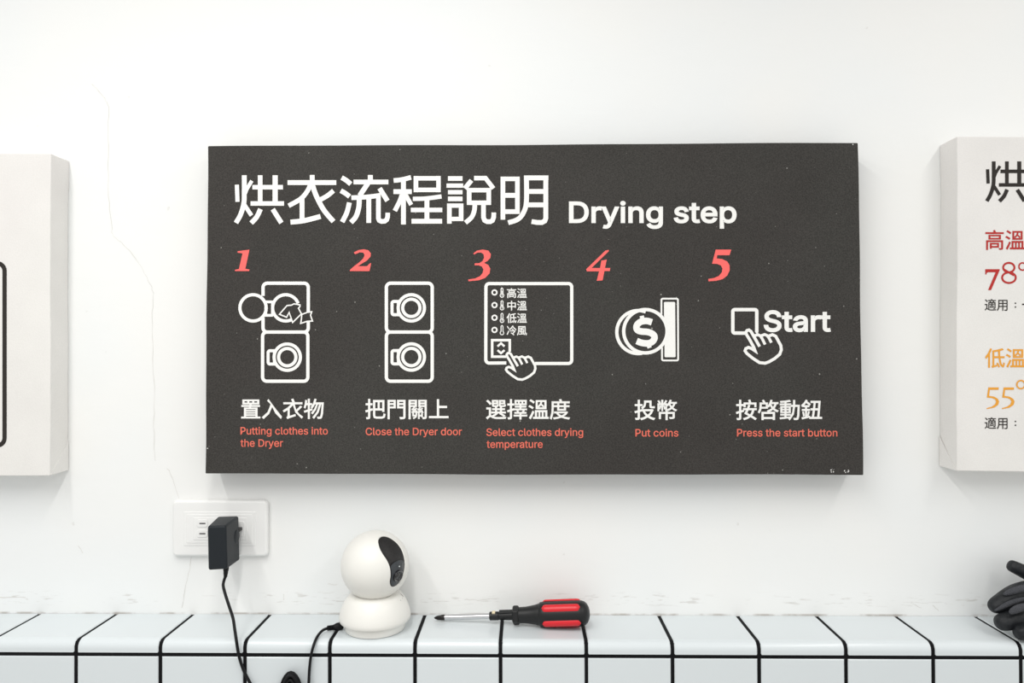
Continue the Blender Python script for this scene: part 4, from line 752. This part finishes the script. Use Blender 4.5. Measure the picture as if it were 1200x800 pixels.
# barrel plug into the camera, ribbed boot then a flat grip
pl0, pl1, pl2, pl3 = U(384, 735.8, -.062), U(390.5, 735.0, -.058), U(398, 733.4, -.0535), U(401, 733.0, -.0515)
P_, R_ = [], []
for i in range(13):
    P_.append(pl0.lerp(pl1, i/12)); R_.append(.0032 if i % 3 != 2 else .0020)
P_ += [pl1.lerp(pl2, .2), pl1.lerp(pl2, .6), pl2, pl3]; R_ += [.0035, .0046, .0046, .0044]
bm = bmesh.new(); tube(bm, P_, R_, 14); from_bm('plug', bm, M['cable'], ad_root, True)

# ------------------------------------------------------------------ ball-headed security camera
M['cam_window'] = mat('camera_window', (.022, .021, .021), .38, spec=.4, noise=(500, .6))
M['cam_face'] = mat('camera_lens_face', (.040, .046, .052), .25)
M['lens'] = mat('lens_glass', (.004, .004, .006), .04, coat=1)
M['led'] = mat('led_dot', (.75, .8, .8), .3)
yk = -.0472
kc = U(439.6, 661.3, yk); RS = .0419
foot = Vector((kc.x, yk, Z0+.0002))
kr = empty('security_camera', foot, 'white ball-headed security camera on a round base, standing on the ledge', 'camera')
kr_axis = (0, 0, 1)
base_prof = [(0, 0), (0, .0360), (.0006, .0370), (.0070, .0386), (.0108, .0390), (.0110, .0418), (.0118, .0438), (.0136, .0446), (.0165, .0446), (.0210, .0437), (.0260, .0421), (.0320, .0396), (.0370, .0366), (.0410, .0335), (.0425, .0310), (.0425, .0), ]
from_bm('base', lathe([(s_, r_*.985) for s_, r_ in base_prof], foot, kr_axis, 72), M['white_plastic'], kr, True)
def hit(px, py, R=RS):
    d = ray(px, py); oc = CAM-kc; b_ = oc.dot(d); c_ = oc.dot(oc)-R*R; dd = b_*b_-c_
    if dd < 0: t = -b_; p = CAM+d*t; return kc+(p-kc).normalized()*R
    return CAM+d*(-b_-math.sqrt(dd))
# window outline in photo pixels -> directions from the ball's centre
win = [(333,135),(341,117),(357,110),(378,113),(400,124),(425,145),(444,172),(456,205),(461,240),(457,278),(445,312),(428,338),(410,351),(396,350),(389,336),(388,318),(391,298),(390,272),(384,247),(372,222),(354,195),(340,168)]
wp = catmull([(a, b_, 0) for a, b_ in win], 5, closed=True)
wd = [(hit(360+p.x/4, 600+p.y/4)-kc).normalized() for p in wp]
cd = (hit(360+417/4, 600+228/4)-kc).normalized()
e1 = cd.orthogonal().normalized(); e2 = cd.cross(e1)
pol = []
for d in wd:
    th = math.acos(max(-1, min(1, d.dot(cd)))); ph = math.atan2(d.dot(e2), d.dot(e1)); pol.append((ph, th))
def sph(ph, th, R=RS):
    return kc + (cd*math.cos(th)+(e1*math.cos(ph)+e2*math.sin(ph))*math.sin(th))*R
n = len(pol)
bm = bmesh.new(); rings = []
inner = [(1.0, -.0035), (1.0, -.0008), (1.005, -.0002), (1.012, 0)]
for k, dr in inner: rings.append([bm.verts.new(sph(ph, th*k, RS+dr)) for ph, th in pol])
for j in range(1, 36):
    s_ = (j/36)**1.25
    rings.append([bm.verts.new(sph(ph, th*1.012+(math.pi-th*1.012)*s_)) for ph, th in pol])
for a_, b_ in zip(rings, rings[1:]):
    for i in range(n): bm.faces.new((a_[i], a_[(i+1) % n], b_[(i+1) % n], b_[i]))
last = bm.verts.new(sph(0, math.pi))
for i in range(n): bm.faces.new((rings[-1][i], rings[-1][(i+1) % n], last))
head = from_bm('head', bm, M['white_plastic'], kr, True)
# the dark curved window, dished a little below the shell
bm = bmesh.new(); rings = []
for j in range(10, 0, -1):
    k = j/10; dr = -.0012-.0018*(1-k**3)
    rings.append([bm.verts.new(sph(ph, th*k, RS+dr)) for ph, th in pol])
for a_, b_ in zip(rings, rings[1:]):
    for i in range(n): bm.faces.new((a_[i], a_[(i+1) % n], b_[(i+1) % n], b_[i]))
last = bm.verts.new(sph(0, 0, RS-.0030))
for i in range(n): bm.faces.new((rings[-1][i], rings[-1][(i+1) % n], last))
from_bm('window', bm, M['cam_window'], kr, True)
# lens face: lower part of the window, standing a little proud of the dish
lf = catmull([(a, b_, 0) for a, b_ in [(392,252),(412,233),(436,224),(455,232),(457,262),(452,290),(438,318),(420,340),(404,346),(394,340),(392,318),(395,296),(394,272)]], 4, closed=True)
def hit2(x, y, R): return hit(360+x/4, 600+y/4, R)
V = [hit2(p.x, p.y, RS-.0011) for p in lf]; V2 = [hit2(p.x, p.y, RS-.0030) for p in lf]; cpt = hit2(424, 288, RS-.0010)
m1 = [hit2(424+(p.x-424)*.5, 288+(p.y-288)*.5, RS-.0010) for p in lf]
n2 = len(V); VV = V2+V+m1+[cpt]; FF = []
for i in range(n2):
    j = (i+1) % n2; FF += [(i, j, n2+j, n2+i), (n2+i, n2+j, 2*n2+j, 2*n2+i), (2*n2+i, 2*n2+j, 3*n2)]
face = from_py('lens_face', VV, FF, M['cam_face'], kr, True)
lc = hit2(426, 299, RS-.0010); ld = (lc-kc).normalized()
from_bm('lens', lathe([(-.002, .0074), (.0010, .0074), (.0014, .0066), (.0006, .0046), (-.0004, .0040), (.0002, .003), (.0005, 0)], lc, ld, 36), M['lens'], face, True)
lp = hit2(432, 254, RS-.0010)
from_bm('indicator_light', lathe([(-.001, .0008), (.0003, .0008), (.0003, 0)], lp, (lp-kc).normalized(), 16), M['led'], face, True)
M['emboss'] = mat('faint_emboss', (.62, .62, .61), .4)
# faint raised maker's mark on the base flank
bm = bmesh.new()
for i in range(9):
    x = 466.5+i*1.05; y = 709.6-i*.5
    d = ray(x, y); A = CAM+d*((foot.y-.030-CAM.y)/d.y)
    rr = Vector((A.x-foot.x, A.y-foot.y, 0)); h_ = A.z-foot.z
    # radius of the base at this height
    rad = .04
    for (s1, r1), (s2, r2) in zip(base_prof, base_prof[1:]):
        if s2 > s1 and s1 <= h_ <= s2: rad = (r1+(r2-r1)*(h_-s1)/(s2-s1))*.985
    a0 = math.asin(max(-1, min(1, rr.x/rad))); p = foot+Vector((math.sin(a0)*rad, -math.cos(a0)*rad, h_))
    nrm = Vector((math.sin(a0), -math.cos(a0), .35)).normalized(); tx = Vector((math.cos(a0), math.sin(a0), 0)); up = nrm.cross(tx)
    if up.z < 0: up = -up
    hh = (.0016 if i % 3 else .0022)
    q_ = [p+nrm*.0004+tx*(sx_*.0003)+up*(sy_*hh/2) for sx_, sy_ in ((-1,-1),(1,-1),(1,1),(-1,1))]
    q2 = [v-nrm*.0012 for v in q_]; vs = [bm.verts.new(v) for v in q_+q2]
    for ff in ((0,1,2,3),(4,7,6,5),(0,4,5,1),(1,5,6,2),(2,6,7,3),(3,7,4,0)): bm.faces.new([vs[t] for t in ff])
from_bm('raised_mark', bm, M['emboss'], kr)

# ------------------------------------------------------------------ screwdriver
M['chrome'] = mat('chrome_steel', (.60, .60, .61), .24, metal=1)
M['dark_steel'] = mat('blackened_tip', (.02, .018, .017), .35, metal=.6)
M['grip'] = mat('black_grip_plastic', (.009, .0095, .010), .4, spec=.35)
M['red'] = mat('red_grip_rubber', (.66, .010, .020), .36)
M['cream'] = mat('cream_slider', (.7, .6, .4), .4)
M['clear'] = mat('worn_black_plastic', (.05, .05, .052), .25)
A0 = U(508.8, 721.8, -.0240)
A0.z = Z0+.0045
E0 = U(691.3, 718.0, -.0463)
ax = (E0-A0).normalized(); Ltot = (E0-A0).length
def sd(px): # distance along the axis at zoom pixel px (photo zoom 5.4545, origin 490)
    t = (px-103)/997; return Ltot*(t + .066*t*(1-t))
scr = empty('screwdriver', (A0+E0)/2*1.0, 'black screwdriver with red grip inserts lying on the ledge', 'screwdriver')
scr.location.z = Z0
MM = .00113
from_bm('shaft', lathe([(sd(170), 0), (sd(170), 3.2*MM), (sd(460), 3.1*MM), (sd(460), 0)], A0, ax, 24), M['chrome'], scr, True)
# cross-point tip
bm = bmesh.new(); e1_ = ax.orthogonal().normalized(); e2_ = ax.cross(e1_)
rings = []
for s_, r_, fl in ((103, .35, 1), (110, 1.5, .45), (125, 2.6, .55), (140, 3.0, .8), (152, 3.1, 1), (180, 3.1, 1)):
    rings.append([bm.verts.new(A0+ax*sd(s_)+(e1_*math.cos(k*math.pi/8)+e2_*math.sin(k*math.pi/8))*(r_*MM*(1 if k % 4 == 0 else fl if k % 4 == 2 else (1+fl)/2.2 if fl < 1 else 1))) for k in range(16)])
for a_, b_ in zip(rings, rings[1:]):
    for k in range(16): bm.faces.new((a_[k], a_[(k+1) % 16], b_[(k+1) % 16], b_[k]))
bm.faces.new(rings[0]); bm.faces.new(rings[-1]); from_bm('tip', bm, M['dark_steel'], scr, False)
from_bm('collar', lathe([(sd(450), 0), (sd(450), 4.2*MM), (sd(453), 4.7*MM), (sd(505), 4.7*MM), (sd(508), 4.2*MM), (sd(512), 4.2*MM), (sd(514), 4.7*MM), (sd(560), 4.9*MM), (sd(605), 5.2*MM), (sd(605), 0)], A0, ax, 32), M['grip'], scr, True)
up_ = (Vector((0, -.35, 1))-ax*ax.dot(Vector((0, -.35, 1)))).normalized(); sd_ = ax.cross(up_)
def blk(name, s0, s1, r0, r1, hw, m, off=0., parent=scr):
    c_ = A0+sd_*off; V = []
    for s_ in (sd(s0), sd(s1)):
        for r_, w_ in ((r0, -hw), (r0, hw), (r1, hw), (r1, -hw)): V.append(c_+ax*s_+up_*r_*MM+sd_*w_*MM)
    o = from_py(name, V, [(0,1,2,3),(4,7,6,5),(0,4,5,1),(1,5,6,2),(2,6,7,3),(3,7,4,0)], m, parent); bevel(o, .0004, 2); return o
blk('slider', 468, 488, 3.5, 5.6, 2, M['cream']); blk('slider_rail', 512, 600, 3.5, 6.0, 2.6, M['grip'])
# hexagonal-looking nut ring
V = []; F = []
for s_, r_ in ((597, 9.2), (603, 10.6), (632, 10.6), (638, 9.2)):
    for k in range(6):
        a_ = (k+.5)*math.pi/3; V.append(A0+ax*sd(s_)+(up_*math.cos(a_)+sd_*math.sin(a_))*r_*MM)
for j in range(3):
    for k in range(6): F.append((j*6+k, j*6+(k+1) % 6, j*6+6+(k+1) % 6, j*6+6+k))
F += [tuple(range(6)), tuple(range(18, 24))]
o = from_py('nut', V, F, M['grip'], scr); bevel(o, .0012, 3, 20)
from_bm('neck', lathe([(sd(632), 0), (sd(632), 8.2*MM), (sd(645), 8.6*MM), (sd(680), 8.7*MM), (sd(715), 9.6*MM), (sd(745), 10.6*MM), (sd(764), 11.6*MM), (sd(772), 11.8*MM), (sd(772), 0)], A0, ax, 40), M['grip'], scr, True)
MM = .00106
bm_ = lathe([(sd(768), 0), (sd(768), 12.6*MM), (sd(774), 13.8*MM), (sd(800), 14.3*MM), (sd(900), 14.6*MM), (sd(1030), 14.6*MM), (sd(1050), 14.2*MM), (sd(1068), 13.0*MM), (sd(1083), 10.6*MM), (sd(1094), 7*MM), (sd(1099), 3.4*MM), (sd(1100), 0)], A0, ax, 48)
from_bm('handle', bm_, M['grip'], scr, True)
# five red inserts around the handle, each in a grey bed
view = (CAM-(A0+ax*sd(915))).normalized(); vd = (view-ax*view.dot(ax)).normalized(); vs_ = ax.cross(vd)
if vs_.z < 0: vs_ = -vs_
for k in range(5):
    a_ = math.radians(28+71*k); n_ = vd*math.cos(a_)+vs_*math.sin(a_); t_ = ax.cross(n_)
    bm = bmesh.new(); s0, s1 = sd(790), sd(1042); hw = 4.5*MM; NS, NC = 26, 9; grid = []
    for i in range(NS+1):
        s_ = s0+(s1-s0)*i/NS; d_ = min(s_-s0, s1-s_); ww = hw*math.sqrt(max(.0001, 1-max(0, 1-d_/hw)**2))
        row = []
        for j in range(NC+1):
            c_ = -1+2*j/NC; hgt = (13.6+3.0*math.sqrt(max(0, 1-c_*c_*.98))*min(1, .25+ww/hw*.75))*MM
            row.append(bm.verts.new(A0+ax*s_+n_*hgt+t_*(c_*ww)))
        grid.append(row)
    for i in range(NS):
        for j in range(NC): bm.faces.new((grid[i][j], grid[i][j+1], grid[i+1][j+1], grid[i+1][j]))
    edge = [grid[0][j] for j in range(NC+1)]+[grid[i][NC] for i in range(1, NS+1)]+[grid[NS][j] for j in range(NC-1, -1, -1)]+[grid[i][0] for i in range(NS-1, 0, -1)]
    bm.faces.new(edge)
    from_bm('grip_insert', bm, M['red'], scr, True)['label'] = 'red rubber grip insert'

# ------------------------------------------------------------------ black work glove
M['glove'] = mat('black_nitrile', (.010, .0115, .014), .5, spec=.35, bump=(90, 1, .0030), noise=(25, .35))
M['knit'] = mat('dark_grey_knit', (.055, .057, .066), .9, bump=(700, 1, .0015), noise=(700, .7))
gp = U(1290, 715, -.055)
gl = empty('work_glove', (gp.x, -.055, Z0+.0002), 'black coated work glove lying on the right end of the ledge', 'glove')
fing = [  # photo pixel points with depth and radius
 [((1250, 694), -.046, .013), ((1220, 680), -.038, .0100), ((1197, 668), -.032, .0090), ((1180.5, 660.5), -.029, .0076)],
 [((1250, 702), -.052, .015), ((1222, 690), -.052, .0150), ((1190, 697), -.056, .0142), ((1159, 714), -.060, .0088)],
 [((1250, 712), -.060, .014), ((1222, 714), -.066, .0145), ((1195, 724), -.070, .0135), ((1166, 731), -.073, .0095)],
 [((1252, 722), -.070, .013), ((1226, 730), -.078, .0125), ((1208, 738), -.083, .0115), ((1189, 742.5), -.086, .0085)],
 [((1290, 705), -.035, .015), ((1285, 680), -.030, .012), ((1268, 664), -.028, .011), ((1252, 655), -.027, .010)],
]
bm = bmesh.new(); lay = bm.verts.layers.skin.verify()
def sv(p, r, root=False):
    v = bm.verts.new(p); v[lay].radius = (r, r); v[lay].use_root = root; return v
W = Vector
pal = sv(W((gp.x+.005, -.050, Z0+.030)), .022, True)
wri = sv(W((gp.x+.055, -.048, Z0+.028)), .024); cuf = sv(W((gp.x+.115, -.048, Z0+.030)), .028); cu2 = sv(W((gp.x+.150, -.048, Z0+.031)), .030)
bm.edges.new((pal, wri)); bm.edges.new((wri, cuf)); bm.edges.new((cuf, cu2))
for fi, F_ in enumerate(fing):
    prev = pal
    for (px, py), Y, r in F_:
        p = U(px, py, Y); p.z = max(p.z, Z0+r+.0008)
        v = sv(p, r); bm.edges.new((prev, v)); prev = v
me = bpy.data.meshes.new('hand_part'); bm.to_mesh(me); bm.free()
o = link('shell', me, M['glove'], gl)
md = o.modifiers.new('skin', 'SKIN'); md.use_smooth_shade = True
md = o.modifiers.new('sub', 'SUBSURF'); md.levels = 3; md.render_levels = 3
# knitted cloth showing between the coated areas
def patch(pts, rr):
    pts = catmull([U(x, y, d) for x, y, d in pts], 6); n = len(pts); bm = bmesh.new()
    tube(bm, pts, [max(.0006, rr*math.sqrt(max(0, math.sin(math.pi*(i+.3)/(n-.4))))) for i in range(n)], 12)
    from_bm('knit_patch', bm, M['knit'], gl, True)['label'] = 'dark grey knitted cloth patch'
patch([(1165.5, 715.5, -.0655), (1177, 709.5, -.0685), (1190, 704, -.0700), (1204, 700, -.0695)], .0030)
patch([(1176, 696.5, -.0640), (1188, 692, -.0665), (1202, 688.5, -.0665), (1214, 686, -.065)], .0042)
patch([(1183, 718, -.0815), (1194, 712.5, -.0825), (1206, 709, -.0815)], .0045)
